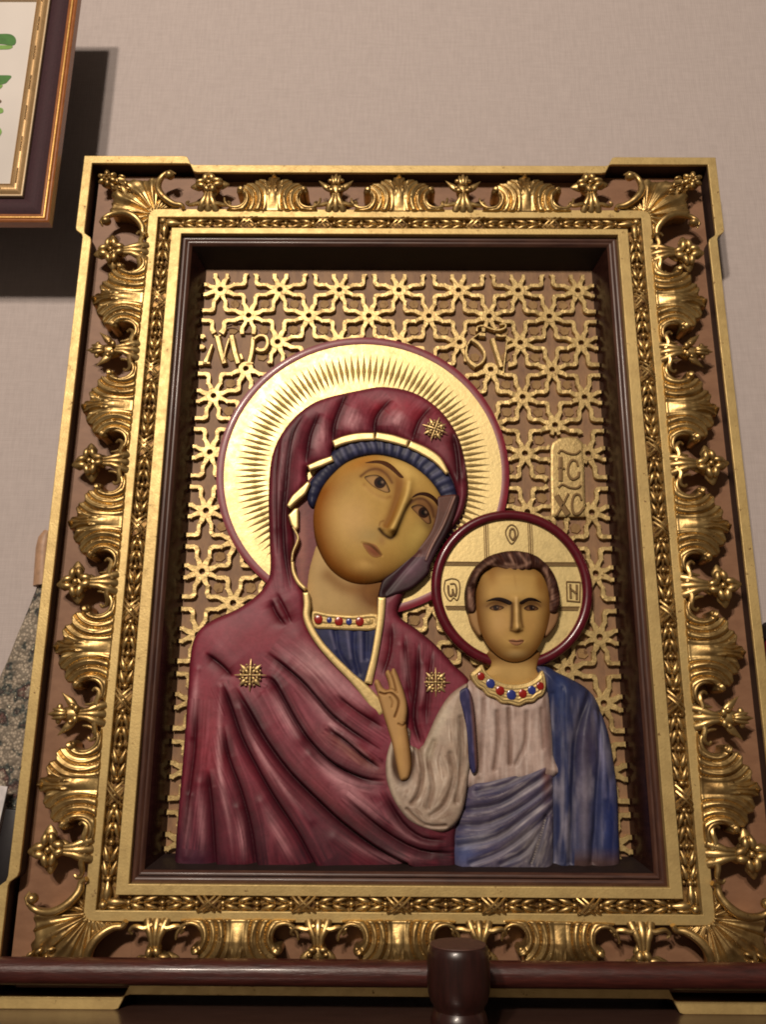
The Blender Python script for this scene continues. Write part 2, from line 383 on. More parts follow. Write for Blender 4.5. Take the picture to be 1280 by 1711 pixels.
# --- ornaments of the outer hollow; local x along the band, local z outward (0 at the band), -y to the viewer
def shell_mesh():
    a, bh = 0.0500, 0.0665
    half = [(0.0, 1.01), (0.09, 0.99), (0.15, 0.95), (0.165, 0.88), (0.23, 0.83), (0.36, 0.87), (0.48, 0.83), (0.525, 0.76), (0.56, 0.69), (0.68, 0.71), (0.79, 0.65), (0.80, 0.57), (0.815, 0.52), (0.90, 0.51), (0.95, 0.44), (0.90, 0.36), (0.80, 0.35),
            (0.735, 0.28), (0.725, 0.18), (0.78, 0.09), (0.89, 0.04), (1.02, 0.05), (1.12, 0.12), (1.17, 0.10), (1.14, 0.0), (1.04, -0.06)]
    P = half + [(-x, z) for x, z in reversed(half[1:])]
    P = [(x*a, z*bh) for x, z in P]
    def h(X, Z, d):
        u = X/a; v = Z/bh; au = np.abs(u)
        base = -0.0015+0.0050*np.sin(np.clip(v/0.6, 0, 1)*PI*0.5)-0.0150*np.clip((v-0.30)/0.70, 0, 1)**1.25
        r = np.hypot((au-1.0)*1.0, (v-0.22)*1.18)
        ph = (r-0.245)/0.17
        fl = np.abs(np.sin(ph*PI))**0.7
        side = np.clip((au-0.13)/0.10, 0, 1)
        step = (ph/2-0.5-np.floor(ph/2-0.5))
        cw = 0.105+0.05*np.exp(-((v-0.93)/0.10)**2)-0.035*np.exp(-((v-0.66)/0.14)**2)+0.10*np.clip(0.45-v, 0, 1)
        cen = 0.25*np.clip(1-(au/0.12)**2, 0, 1)*np.clip(v/0.4, 0, 1)+0.45*np.exp(-((au-cw)/0.030)**2)*np.clip((v-0.38)/0.2, 0, 1)+0.25*np.exp(-(au/0.022)**2)*np.clip((v-0.4)/0.2, 0, 1)
        w = base+0.0066*(side*(0.55*fl+0.45*step)+(1-side)*(0.35+cen*1.3))
        w += 0.0055*np.sqrt(np.clip(1-((u/0.075)**2+((v-0.935)/0.050)**2), 0, 1))
        w += 0.0005*side*np.sin(ph*PI*4)*np.clip((v-0.05)*6, 0, 1)
        curl = np.hypot((au-0.85)/0.10, (v-0.44)/0.085); w += 0.0045*np.sqrt(np.clip(1-curl**2, 0, 1))
        e = np.clip(d/0.0022, 0, 1); w -= 0.0045*(1-np.sqrt(1-(1-e)**2))
        return w
    me = field('shell_ornament', P, 0.00075, h, -0.0200, ident, None, 4)
    b = MB(); b.bm.from_mesh(me)
    for sg in (-1, 1):
        arc = smooth_open([(0.86, 0.47), (0.76, 0.40), (0.705, 0.27), (0.73, 0.13), (0.84, 0.03), (1.00, 0.00), (1.15, 0.05), (1.25, 0.17), (1.27, 0.28)], 4); n = len(arc)
        b.tube([(sg*x*a, -0.0015-0.0015*math.sin(PI*i/(n-1)), z*bh) for i, (x, z) in enumerate(arc)], [0.0011+0.0014*math.sin(PI*i/(n-1))**0.7 for i in range(n)], 8)
        b.ball((sg*0.87*a, -0.0015, 0.43*bh), (0.0042, 0.0042, 0.0038), None, 12, 8)
    me = b.mesh('shell_ornament', GOLD, True, 50); return me
def bell(b, w0, w1, z1):
    """flaring calyx rising from the band"""
    for k in (-1, 0, 1):
        b.tube([(k*w0*0.80, 0.003, -0.002), (k*w0*0.62, -0.002, z1*0.22), (k*w1*0.75, -0.005, z1*0.6), (k*w1*0.55, -0.004, z1)], [w0*0.42, w0*0.42, w1*0.62, w1*0.42], 10)
def flower_mesh():
    b = MB(); bell(b, 0.0120, 0.0055, 0.026)
    for s in (-1, 1): b.tube(smooth_open([(s*0.004, -0.002, 0.0025), (s*0.011, -0.004, 0.0060), (s*0.0185, -0.0035, 0.0045), (s*0.0240, -0.002, 0.0050), (s*0.0270, -0.001, 0.0095), (s*0.0245, 0.000, 0.0130)], 4), list(np.interp(np.linspace(0, 1, 21), [0, 0.4, 0.8, 1], [0.0034, 0.0030, 0.0020, 0.0016])), 8)
    c = Vector((0, -0.004, 0.042))
    for k in range(4):
        a = k*PI/2+0.12; dx, dz = math.cos(a), math.sin(a)
        for s in (-1, 1): b.ball((c.x+dx*0.0100-dz*s*0.0038, c.y, c.z+dz*0.0100+dx*s*0.0038), (0.0074, 0.0056, 0.0046), Euler((0, -a+s*0.22, 0)), 12, 8)
        b.ball((c.x+dx*0.0150, c.y+0.0055, c.z+dz*0.0150), (0.0085, 0.0045, 0.0082), Euler((0, -a, 0)), 12, 8, 0.5)
    b.ball((c.x, c.y-0.0035, c.z), (0.0034, 0.0030, 0.0034), None, 10, 7)
    b.ball((0, 0.008, 0.042), (0.012, 0.009, 0.012), None, 12, 8)
    return b.mesh('flower_ornament', GOLD)
def lily_mesh():
    b = MB(); bell(b, 0.0120, 0.0052, 0.024)
    for s in (-1, 1):
        b.tube(smooth_open([(s*0.004, -0.002, 0.0025), (s*0.011, -0.004, 0.0060), (s*0.0185, -0.0035, 0.0045), (s*0.0240, -0.002, 0.0050), (s*0.0270, -0.001, 0.0095), (s*0.0245, 0.000, 0.0130)], 4), list(np.interp(np.linspace(0, 1, 21), [0, 0.4, 0.8, 1], [0.0034, 0.0030, 0.0020, 0.0016])), 8)
        b.ball((s*0.013, -0.003, 0.036), (0.0120, 0.0035, 0.0048), Euler((0, -(PI/2-s*0.72), 0)), 12, 8, 0.75)
        b.ball((s*0.0055, -0.007, 0.027), (0.0045, 0.0038, 0.0036), None, 10, 7)
        b.ball((s*0.0085, -0.006, 0.0325), (0.0030, 0.0030, 0.0030), None, 10, 7)
    for s in (-1, 0, 1): b.ball((s*0.0035, -0.006+abs(s)*0.002, 0.046), (0.0085, 0.0036, 0.0032), Euler((0, -PI/2+s*0.18, 0)), 12, 8, 0.4)
    b.ball((0, 0.0, 0.055), (0.0060, 0.003, 0.0032), Euler((0, -PI/2, 0)), 12, 8, 0.75)
    for s in (-1, 1): b.ball((s*0.0065, -0.001, 0.048), (0.0045, 0.003, 0.0035), None, 10, 7)
    b.ball((0, 0.004, 0.034), (0.009, 0.009, 0.018), None, 12, 8)
    return b.mesh('lily_ornament', GOLD)
def corner_body():
    hf = [(-0.004, -0.004), (0.0005, -0.022), (0.002, -0.040), (0.008, -0.036), (0.015, -0.024), (0.024, -0.0155), (0.036, -0.010), (0.050, -0.0085), (0.055, -0.002), (0.052, 0.006), (0.056, 0.013), (0.052, 0.020), (0.057, 0.027), (0.054, 0.034), (0.060, 0.042), (0.060, 0.050)]
    P = hf + [(z, x) for x, z in reversed(hf[1:-1])] if False else hf + [(z, x) for x, z in reversed(hf[1:])]
    def h(X, Z, d):
        s = (X+Z)/1.414; t = (X-Z)/1.414
        ang = np.arctan2(t*(1-0.25*np.clip(s/0.06, 0, 1)), s+0.012)
        ph = ang*7.2+np.sign(t)*(s/0.06)**2*0.9
        w = -0.002+0.005*np.sin(np.clip(s/0.03, 0, 1)*PI*0.5)-0.0085*np.clip((s-0.025)/0.05, 0, 1.2)-0.002*np.clip(np.abs(t)/0.035, 0, 1)**2+0.0058*(np.abs(np.sin(ph))**0.6-0.5)+0.0010*np.sin(ph*4)
        w += 0.0014*np.sin(s/0.0042+np.abs(t)*160)*np.clip((s-0.035)/0.02, 0, 1)
        e = np.clip(d/0.0022, 0, 1); w -= 0.004*(1-np.sqrt(1-(1-e)**2)); return w
    me = field('corner_ornament', P, 0.0008, h, -0.0200, ident, None, 3); me.materials.append(GOLD); return me
def scroll_mesh():
    b = MB()
    arc = smooth_open([(-0.001, -0.048), (0.005, -0.044), (0.006, -0.035), (0.012, -0.0245), (0.022, -0.0155), (0.034, -0.0105), (0.046, -0.0105), (0.055, -0.014), (0.0605, -0.020)], 4)
    n = len(arc); b.tube([(x, -0.0035+0.002*math.sin(i*0.3), z) for i, (x, z) in enumerate(arc)], [0.0030+0.0022*math.sin(PI*i/(n-1)) for i in range(n)], 10)
    b.ball((0.0560, -0.0045, -0.0255), (0.0066, 0.0070, 0.0066), None, 14, 9)
    b.tube([(0.0605, -0.0035, -0.019), (0.0640, -0.003, -0.0260), (0.0610, -0.002, -0.0330)], [0.0028, 0.0025, 0.001], 8)
    return b.mesh('scroll', GOLD)
def rosette_mesh():
    b = MB(); c = Vector((0.062, -0.001, 0.053))
    for k in range(6):
        a = k*PI/3+0.4; b.ball((c.x+math.cos(a)*0.0085, c.y, c.z+math.sin(a)*0.0085), (0.0062, 0.0045, 0.0040), Euler((0, -a, 0)), 12, 8)
        b.ball((c.x+math.cos(a)*0.0045, c.y-0.003, c.z+math.sin(a)*0.0045), (0.0034, 0.003, 0.0026), Euler((0, -a, 0)), 10, 6)
    for k, (x, z) in enumerate(((0.046, 0.044), (0.052, 0.036), (0.040, 0.052), (0.034, 0.040), (0.042, 0.032), (0.030, 0.030))):
        b.ball((x, -0.0065, z), (0.0050, 0.0030, 0.0026), Euler((0, -0.785+0.5*(k % 3-1), 0)), 10, 7)
    b.ball((0.062, 0.006, 0.053), (0.012, 0.009, 0.012), None, 12, 8)
    return b.mesh('rosette', GOLD)
SH, FL, LI, CO, SC_, RO = shell_mesh(), flower_mesh(), lily_mesh(), corner_body(), scroll_mesh(), rosette_mesh()
def rotout(side): return {'top': 0.0, 'right': PI/2, 'bottom': PI, 'left': -PI/2}[side]
def orn(name, me, side, pos):
    vs = 0.88 if side in ('top', 'bottom') else 1.0
    loc = {'top': (pos, -0.0005, 0.8600), 'bottom': (pos, -0.0005, -0.0382), 'left': (-0.3456, -0.0005, pos), 'right': (0.3456, -0.0005, pos)}[side]
    kk = {'flower_ornament': 1.10, 'lily_ornament': 1.08}.get(name, 1.03)
    return place(name, me, loc, rotout(side)+rng.uniform(-0.018, 0.018), (kk*rng.uniform(0.97, 1.02), rng.uniform(0.92, 1.05), vs*min(kk, 1.05)*rng.uniform(0.97, 1.01)))
for side in ('left', 'right'):
    for z in (0.7225, 0.568, 0.4135, 0.259, 0.1045): orn('shell_ornament', SH, side, z)
    for z in (0.7920, 0.4910, 0.3365, 0.0350): orn('flower_ornament', FL, side, z)
    for z in (0.6455, 0.1820): orn('lily_ornament', LI, side, z)
for side in ('top', 'bottom'):
    for x in (-0.1755, 0.0, 0.1755): orn('shell_ornament', SH, side, x)
    for x in (-0.0877, 0.0877): orn('lily_ornament', LI, side, x)
    for x in (-0.2640, 0.2640): orn('flower_ornament', FL, side, x)
for sx in (-1, 1):
    for top in (1, 0):
        loc = (sx*0.3450, -0.0008, 0.8595 if top else -0.0376)
        q = place('corner_ornament', CO, loc, 0, (sx, 1, (0.90 if top else -0.90)))
        place('scroll', SC_, (0, 0, 0), 0, (1, 1, 1), q)
        o = link('scroll', SC_, None, q); o.matrix_basis = Matrix(((0, 0, 1, 0), (0, 1, 0, 0), (1, 0, 0, 0), (0, 0, 0, 1)))
        place('rosette', RO, (0, 0, 0), 0, (1, 1, 1), q)

# --- dark wood moulding and recess walls
def frame_profile(name, prof, mat_h, mat_v):
    """mitred moulding; prof = list of (inset from the gold band, w)"""
    for side in ('top', 'bottom', 'left', 'right'):
        bm = bmesh.new(); rings = []
        for e in (0, 1):
            ring = []
            for ins, w in prof:
                hx, z0, z1 = 0.2980-ins, 0.0+ins, ZT-ins
                c = {'top': ((-hx, z1), (hx, z1)), 'bottom': ((-hx, z0), (hx, z0)), 'left': ((-hx, z0), (-hx, z1)), 'right': ((hx, z0), (hx, z1))}[side][e]
                ring.append(bm.verts.new((c[0], -w, c[1])))
            rings.append(ring)
        for i in range(len(prof)-1): bm.faces.new((rings[0][i], rings[0][i+1], rings[1][i+1], rings[1][i]))
        bmesh.ops.recalc_face_normals(bm, faces=bm.faces)
        me = bpy.data.meshes.new(name); bm.to_mesh(me); bm.free()
        for p in me.polygons: p.use_smooth = True
        me.set_sharp_from_angle(angle=math.radians(45))
        link(name, me, mat_h if side in ('top', 'bottom') else mat_v, ICON)
prof = [(0.0, -0.020), (0.0, -0.0060)]+[(0.0005+0.0070*k/6, -0.0060+0.0015*math.sin(PI*k/6)-0.0020*k/6) for k in range(1, 7)]
prof += [(0.0075+0.0060*(1-math.cos(PI/2*k/5)), -0.0085+0.0040*math.sin(PI/2*k/5*2)) for k in range(1, 6)]
frame_profile('wood_moulding', prof, WOOD_X, WOOD_Z)
RW = -0.0455
x0i, wi = prof[-1]
frame_profile('recess_wall', [(x0i+0.0001, wi-0.0003), (x0i+0.002, wi-0.004), (0.0268, RW-0.001)], WOODT, WOODI)
b = MB(); b.box((0, 0.0555, ZC), (0.56, 0.0199, 0.79)); b.build('back_board', BACKB, ICON, False)

# --- lattice of interlaced stars
def lattice():
    ax, az = 0.0829, 0.0799; hw = 0.0027; w0, w1 = -0.0456, -0.0390
    segs = []
    A = [(0.085, 0.032), (0.165, 0.058), (0.225, 0.094), (0.290, 0.100), (0.350, 0.094), (0.392, 0.108)]
    paths = []
    K = A + [(0.5-y, 0.5-x) for x, y in reversed(A)]     # from a node to the diagonal neighbour, round one cross arm pair
    nodes = []
    for m in range(-1, 12):
        for k in range(-4, 5):
            nodes.append((k*ax, 0.7588-m*az)); nodes.append((k*ax+ax/2, 0.7588-m*az-az/2))
    bm = bmesh.new(); Z0, Z1, HX = 0.0150, 0.7835, 0.2715
    lim = [(0.105, 0, 0, 0)]
    rr = random.Random(3)
    skip = [tuple(at(x, y, -0.043)) for x, y in ((344, 562), (450, 617))], [tuple(at(x, y, -0.043)) for x, y in ((778, 558), (846, 618))], [tuple(at(x, y, -0.043)) for x, y in ((917, 728), (981, 868))]
    def blocked(x, z): return any(a[0] < x < c[0] and c[1] < z < a[1] for a, c in skip)
    HC = (-0.047, 0.4925, 0.186); CC = (0.1415, 0.338, 0.097)
    def strip(pts):
        P = [Vector((p[0], p[1])) for p in pts]; n = len(P); L = []
        for i in range(n):
            d = (P[min(i+1, n-1)]-P[max(i-1, 0)]).normalized(); nn = Vector((-d.y, d.x)); q = hw*(1+0.16*rr.uniform(-1, 1))*(1.55 if n > 6 and i in (0, n-1) else 1.15 if n > 6 and i in (1, n-2) else 1.0)
            dz = 0.0003*rr.uniform(-1, 1)
            L.append([bm.verts.new((P[i].x+nn.x*s*q*k, -w+dz, P[i].y+nn.y*s*q*k)) for s, w, k in ((-1, w0, 1), (-1, w1-0.0004, 1), (-1, w1, 0.84), (1, w1, 0.84), (1, w1-0.0004, 1), (1, w0, 1))])
        for i in range(n-1):
            for k in range(5): bm.faces.new((L[i][k], L[i][k+1], L[i+1][k+1], L[i+1][k]))
        bm.faces.new(L[0]); bm.faces.new(list(reversed(L[-1])))
    for (nx_, nz_) in nodes:
        if abs(nx_) > HX+0.05 or nz_ < Z0-0.05 or nz_ > Z1+0.05: continue
        if math.hypot(nx_-HC[0], nz_-HC[1]) < HC[2]-0.05 or math.hypot(nx_-CC[0], nz_-CC[1]) < CC[2]-0.045: continue
        if abs(nx_) < HX+0.01 and not blocked(nx_, nz_):
            R = [bm.verts.new] ; seg = 14; rings = []
            for r, w in ((0.0042, w0), (0.0042, w1), (0.0098, w1), (0.0103, w1-0.0006), (0.0103, w0)):
                rings.append([bm.verts.new((nx_+r*math.cos(2*PI*k/seg), -w-0.0004, nz_+r*math.sin(2*PI*k/seg))) for k in range(seg)])
            for i in range(4):
                for k in range(seg): bm.faces.new((rings[i][k], rings[i][(k+1) % seg], rings[i+1][(k+1) % seg], rings[i+1][k]))
        for sx in (-1, 1):
            for sz in (-1, 1):
                if sz < 0: continue
                for fl in (0, 1):
                    pts = [((y, x) if fl else (x, y)) for x, y in K]
                    pts = [(nx_+sx*x*ax, nz_+sz*y*az) for x, y in pts]
                    run = []
                    for p in pts:
                        if blocked(*p):
                            if len(run) > 1: strip(run)
                            run = []
                        else: run.append(p)
                    if len(run) > 1: strip(run)
                    for q_ in ((0.392, 0.108, 0.358, 0.142), (0.230, 0.096, 0.205, 0.112), (0.404, 0.270, 0.388, 0.295)):
                        e_ = [((q_[1], q_[0]), (q_[3], q_[2])) if fl else ((q_[0], q_[1]), (q_[2], q_[3]))][0]
                        e_ = [(nx_+sx*x*ax, nz_+sz*y*az) for x, y in e_]
                        if not blocked(*e_[0]): strip(e_)
    for co_, no in (((HX, 0, 0), (1, 0, 0)), ((-HX, 0, 0), (-1, 0, 0)), ((0, 0, Z1), (0, 0, 1)), ((0, 0, Z0), (0, 0, -1))):
        bmesh.ops.bisect_plane(bm, geom=bm.verts[:]+bm.edges[:]+bm.faces[:], plane_co=co_, plane_no=no, clear_outer=True)
    bmesh.ops.recalc_face_normals(bm, faces=bm.faces)
    me = bpy.data.meshes.new('lattice'); bm.to_mesh(me); bm.free(); link('lattice', me, GOLD_LAT, ICON)
lattice()
def infill():
    ax, az = 0.0829, 0.0799; bm = bmesh.new(); rr = random.Random(8)
    for m in range(-1, 11):
        for k in range(-4, 5):
            for ox, oz in ((0.25, 0.25), (-0.25, 0.25), (0.25, 0.75), (-0.25, 0.75)):
                x, z = (k+ox)*ax, 0.7588-(m+oz)*az
                if abs(x) > 0.262 or not 0.025 < z < 0.776: continue
                if math.hypot(x+0.047, z-0.493) < 0.180 or math.hypot(x-0.141, z-0.3385) < 0.092 or z < 0.24 and -0.25 < x < 0.24: continue
                d = 1 if (ox*oz > 0) == (oz < 0.5) else -1
                if oz > 0.5: d = -1 if ox > 0 else 1
                else: d = 1 if ox > 0 else -1
                P = []
                for u, v in ((0.075, 0.0), (0.035, 0.062), (-0.035, 0.062), (-0.075, 0.0), (-0.035, -0.062), (0.035, -0.062)):
                    a_ = (u-d*v)*0.7071*1.25; b_ = (-d*u-v)*0.7071*1.25
                    P.append((x+a_*ax*rr.uniform(0.92, 1.08), z+b_*az*rr.uniform(0.92, 1.08)))
                top = [bm.verts.new((p[0]*0.92+x*0.08, 0.0437, p[1]*0.92+z*0.08)) for p in P]; low = [bm.verts.new((p[0], 0.0457, p[1])) for p in P]
                bm.faces.new(top)
                for i in range(6): bm.faces.new((top[i], top[(i+1) % 6], low[(i+1) % 6], low[i]))
    bmesh.ops.recalc_face_normals(bm, faces=bm.faces); me = bpy.data.meshes.new('lattice_infill'); bm.to_mesh(me); bm.free()
    tag(link('lattice_infill', me, mk_gold('toned_ochre_infill', (0.36, 0.22, 0.085), 0.6, 0.25, 0.58, 0.8, 200, 0.6), ICON), kind='stuff')
infill()

# --- letters and tablet
def strokes(name, lines, w, h, mat, parent=ICON, flat_=0.55):
    """carved strokes: (points in photo units, start width, end width)"""
    b = MB(); bm = b.bm
    for pts, a, c in lines:
        P = smooth_open(pts, 4) if len(pts) > 2 else np.asarray(pts, float)
        P = np.stack(at(P[:, 0], P[:, 1], w), 1); n = len(P); L = []
        for i in range(n):
            d = P[min(i+1, n-1)]-P[max(i-1, 0)]; d /= np.linalg.norm(d)+1e-12; nn = np.array([-d[1], d[0]]); t = i/(n-1)
            q = (a+(c-a)*t)*1.22*0.00077/2
            L.append([bm.verts.new((P[i][0]+nn[0]*s*q*k, -w-hh, P[i][1]+nn[1]*s*q*k)) for s, hh, k in ((-1, 0, 1), (-1, h*0.7, 1), (-1, h, flat_), (1, h, flat_), (1, h*0.7, 1), (1, 0, 1))])
        for i in range(n-1):
            for k in range(5): bm.faces.new((L[i][k], L[i][k+1], L[i+1][k+1], L[i+1][k]))
        bm.faces.new(L[0]); bm.faces.new(list(reversed(L[-1])))
    return b.build(name, mat, parent, False)
LW = -0.0455; LH = 0.0062
tilt = [([(366, 562), (378, 551), (392, 549), (404, 555), (418, 557), (424, 549), (420, 545)], 4, 2.5)]
strokes('title_mark', tilt+[([(375, 548), (400, 541), (428, 545)], 2, 2)], LW, 0.0035, BACKB)
strokes('letter', [([(356, 580), (350, 596), (344, 611)], 3, 9), ([(341, 610), (352, 611)], 4, 4), ([(364, 565), (370, 590), (376, 611)], 9, 9), ([(384, 570), (378, 590), (375, 608)], 3, 2), ([(388, 565), (393, 590), (399, 611)], 9, 9), ([(360, 566), (370, 565)], 3, 3)], LW, 0.0085, GOLD_LAT)
strokes('letter', [([(424, 568), (422, 590), (417, 611)], 7, 8), ([(412, 611), (424, 611)], 3, 3), ([(424, 572), (434, 565), (445, 567), (448, 578), (443, 588), (434, 589), (430, 586)], 4, 8)], LW, 0.0085, GOLD_LAT)
strokes('letter', [([(403, 596), (406, 604)], 5, 5)], LW, 0.0085, GOLD_LAT)
strokes('title_mark', [([(796, 558), (797, 551), (806, 549), (820, 554), (832, 556), (843, 552), (843, 546), (834, 547)], 3.5, 3)], LW, 0.0085, GOLD_LAT)
strokes('letter', [([(780, 580), (778, 596), (784, 608), (795, 616)], 3, 9), ([(788, 571), (800, 580), (809, 595), (806, 608), (795, 616)], 7, 3), ([(780, 582), (786, 572), (800, 562)], 2, 2), ([(800, 563), (810, 564)], 8, 7)], LW, 0.0085, GOLD_LAT)
strokes('letter', [([(822, 570), (829, 592), (837, 617)], 8, 8), ([(846, 574), (843, 600), (840, 628)], 2.5, 2.5), ([(828, 564), (836, 566), (845, 565)], 6, 4), ([(846, 574), (853, 571)], 7, 7)], LW, 0.0085, GOLD_LAT)
tab = [(921, 864), (920, 800), (920, 750), (924, 740), (935, 733), (950, 731), (965, 733), (974, 742), (975, 760), (976, 800), (978, 864)]
def tabh(x, y, d): return np.full(x.shape, -0.0380)-0.001*np.clip(1-d/2, 0, 1)
tb = link('title_tablet', field('title_tablet', tab, 2.0, tabh, -0.046, pxmap(-0.0415), None, 1), GOLD_LAT, ICON)
tl_ = [([(933, 758), (938, 753), (950, 758), (962, 759), (970, 753)], 3, 3), ([(937, 764), (937, 804)], 6, 6), ([(932, 783), (944, 783)], 3, 3), ([(966, 779), (963, 771), (955, 770), (950, 780), (950, 792), (956, 801), (966, 797), (968, 789)], 3, 4)]
tl2 = [([(933, 815), (940, 810), (952, 815), (964, 816), (971, 811)], 3, 3), ([(930, 828), (940, 845), (950, 860)], 8, 8), ([(950, 825), (940, 845), (930, 862)], 3, 3), ([(972, 836), (968, 827), (960, 828), (956, 842), (959, 858), (968, 858), (976, 848)], 3, 4)]
BRZ = mk_gold('bronze_letter', (0.22, 0.13, 0.045), 0.5, 0.3, 0.7)
strokes('letter', tl_, -0.0380, 0.0022, BRZ, tb, 0.5); strokes('letter', tl2, -0.0380, 0.0022, BRZ, tb, 0.5)

# --- halos
def disc_mesh(name, c, r0, r1, w, base, mat, parent=ICON, seg=120, dome=0.0):
    b = MB(); bm = b.bm; prof_ = [(r0, base), (r0, w)]+[(r0+(r1-r0)*k/4, w+dome*math.sin(PI*k/4)) for k in range(1, 5)]+[(r1, base)]
    rings = [[bm.verts.new((c[0]+max(r, 1e-5)*math.cos(2*PI*k/seg), -ww, c[1]+max(r, 1e-5)*math.sin(2*PI*k/seg))) for k in range(seg)] for r, ww in prof_]
    for i in range(len(rings)-1):
        for k in range(seg): bm.faces.new((rings[i][k], rings[i][(k+1) % seg], rings[i+1][(k+1) % seg], rings[i+1][k]))
    return b.build(name, mat, parent)
HC = (-0.0470, 0.4930); HR = 0.1905
halo = disc_mesh('halo', HC, 0.0, HR-0.0095, -0.0355, -0.0458, GOLD_HALO)
disc_mesh('halo_ring', HC, HR-0.0096, HR, -0.0345, -0.0458, RING, halo, 140, 0.0006)
# carved rays: incised darts with a ridge between
b = MB(); bm = b.bm; NR = 116
for k in range(NR):
    a = 2*PI*k/NR; ra = HR*0.655+0.002*rng.rand(); rb_ = HR*0.855+0.002*rng.rand(); ca, sa = math.cos(a), math.sin(a)
    def pt(r, off, w): return (HC[0]+r*ca-off*sa, -w, HC[1]+r*sa+off*ca)
    rm = ra+(rb_-ra)*0.42; hwid = 0.0018
    v = [bm.verts.new(pt(ra, 0, -0.0354)), bm.verts.new(pt(rm, hwid, -0.0350)), bm.verts.new(pt(rb_, 0, -0.0354)), bm.verts.new(pt(rm, -hwid, -0.0350)), bm.verts.new(pt(rm, 0, -0.0333))]
    for i_ in range(4): bm.faces.new((v[i_], v[(i_+1) % 4], v[4]))
    # incised line on each side
    for s in (-1, 1):
        a2 = a+s*PI/NR*0.98; c2, s2 = math.cos(a2), math.sin(a2)
tag(b.build('halo_rays', GOLD_HALO, halo, False), kind='stuff')
b = MB(); bm = b.bm
for k in range(NR):
    a = 2*PI*k/NR; ca, sa = math.cos(a), math.sin(a); ra = HR*0.640; rb_ = HR*0.878; rm = ra+(rb_-ra)*0.42
    def pt(r, off, w): return (HC[0]+r*ca-off*sa, -w, HC[1]+r*sa+off*ca)
    v = [bm.verts.new(pt(ra, 0, -0.03542)), bm.verts.new(pt(rm, 0.0028, -0.03542)), bm.verts.new(pt(rb_, 0, -0.03542)), bm.verts.new(pt(rm, -0.0028, -0.03542))]
    bm.faces.new(v)
tag(b.build('ray_grooves', mk_gold('toned_gold_groove', (0.20, 0.13, 0.035), 0.6, 0.2, 0.6), halo, False), kind='stuff')
CC = (0.1410, 0.3385); CR = 0.1005
chalo = disc_mesh('child_halo', CC, 0.0, CR-0.010, -0.0325, -0.0458, GOLD_HALO)
b = MB(); b.tube([(CC[0]+(CR-0.0062)*math.cos(t), 0.0325, CC[1]+(CR-0.0062)*math.sin(t)) for t in np.linspace(0, 2*PI, 121)], 0.0066, 12, False)
b.build('halo_ring', RING_C, chalo)
def cross_line(c, d): b = MB(); b.box(c, d); b.build('cross_line', BRZ, chalo, False)
for q, ww in ((0.0300, 0.0012), (0.0350, 0.0012), (0.0325, 0.0022)):
    for k in (-1, 1):
        for s in (-1, 1):
            ex = math.sqrt((CR-0.012)**2-q**2); cross_line((CC[0]+s*(0.030+ex)/2, 0.0322, CC[1]+k*q*0.86+0.003), (ex-0.030, 0.0016 if ww < 0.002 else 0.0010, ww*0.8))
        q2 = q-0.0045; ex = math.sqrt((CR-0.012)**2-q2**2); cross_line((CC[0]-0.002+k*q2, 0.0322, CC[1]+(0.035+ex)/2), (ww*0.8, 0.0016 if ww < 0.002 else 0.0010, ex-0.035))
CW = -0.0326
def cartouche(lines): return strokes('letter', lines, CW, 0.0016, BRZ, chalo, 0.5)
cartouche([([(744, 970), (742, 985), (747, 999), (753, 1004), (758, 999), (764, 1003), (768, 990), (767, 972), (756, 967), (744, 970)], 1.6, 1.6), ([(749, 978), (750, 992), (754, 996), (757, 990), (756, 984)], 3, 3), ([(757, 990), (761, 996), (763, 985), (760, 976), (752, 976)], 3, 2)])
cartouche([([(849, 880), (855, 877), (862, 881), (866, 891), (862, 901), (855, 909), (848, 900), (845, 889), (849, 880)], 1.8, 1.8), ([(853, 885), (852, 895), (857, 902), (861, 895), (859, 885), (853, 884)], 2.5, 3)])
cartouche([([(947, 972), (970, 973)], 2, 2), ([(947, 972), (948, 1004)], 1.8, 1.8), ([(970, 973), (969, 1006)], 1.8, 1.8), ([(947, 1004), (970, 1006)], 2, 2), ([(953, 976), (954, 1000)], 3, 3), ([(964, 977), (964, 1002)], 3, 3), ([(953, 984), (965, 993)], 3, 3)])

# ------------------------------------------------------------------ carved and painted figures (relief fields)
def col3(x, c): return np.repeat(lin(c)[None, :], len(x), 0)
def over(C, m, c): m = np.clip(m, 0, 1)[:, None]; return C*(1-m)+lin(c)[None, :]*m
def gs(x, y, pts, sig, sm=3, taper=0.0):
    d, _, _, t = near(x, y, smooth_open(pts, sm)); k = 1.0
    if taper: k = np.clip(np.minimum(t, 1-t)/taper, 0, 1)
    return np.exp(-(d/sig)**2)*k
def blob(x, y, cx_, cy_, rx, ry, ang=0.0):
    c, s = math.cos(ang), math.sin(ang); u = ((x-cx_)*c+(y-cy_)*s)/rx; v = (-(x-cx_)*s+(y-cy_)*c)/ry
    return np.exp(-(u*u+v*v))
def dome(d, R): q = np.clip(d/R, 0, 1); return np.sqrt(1-(1-q)**2)

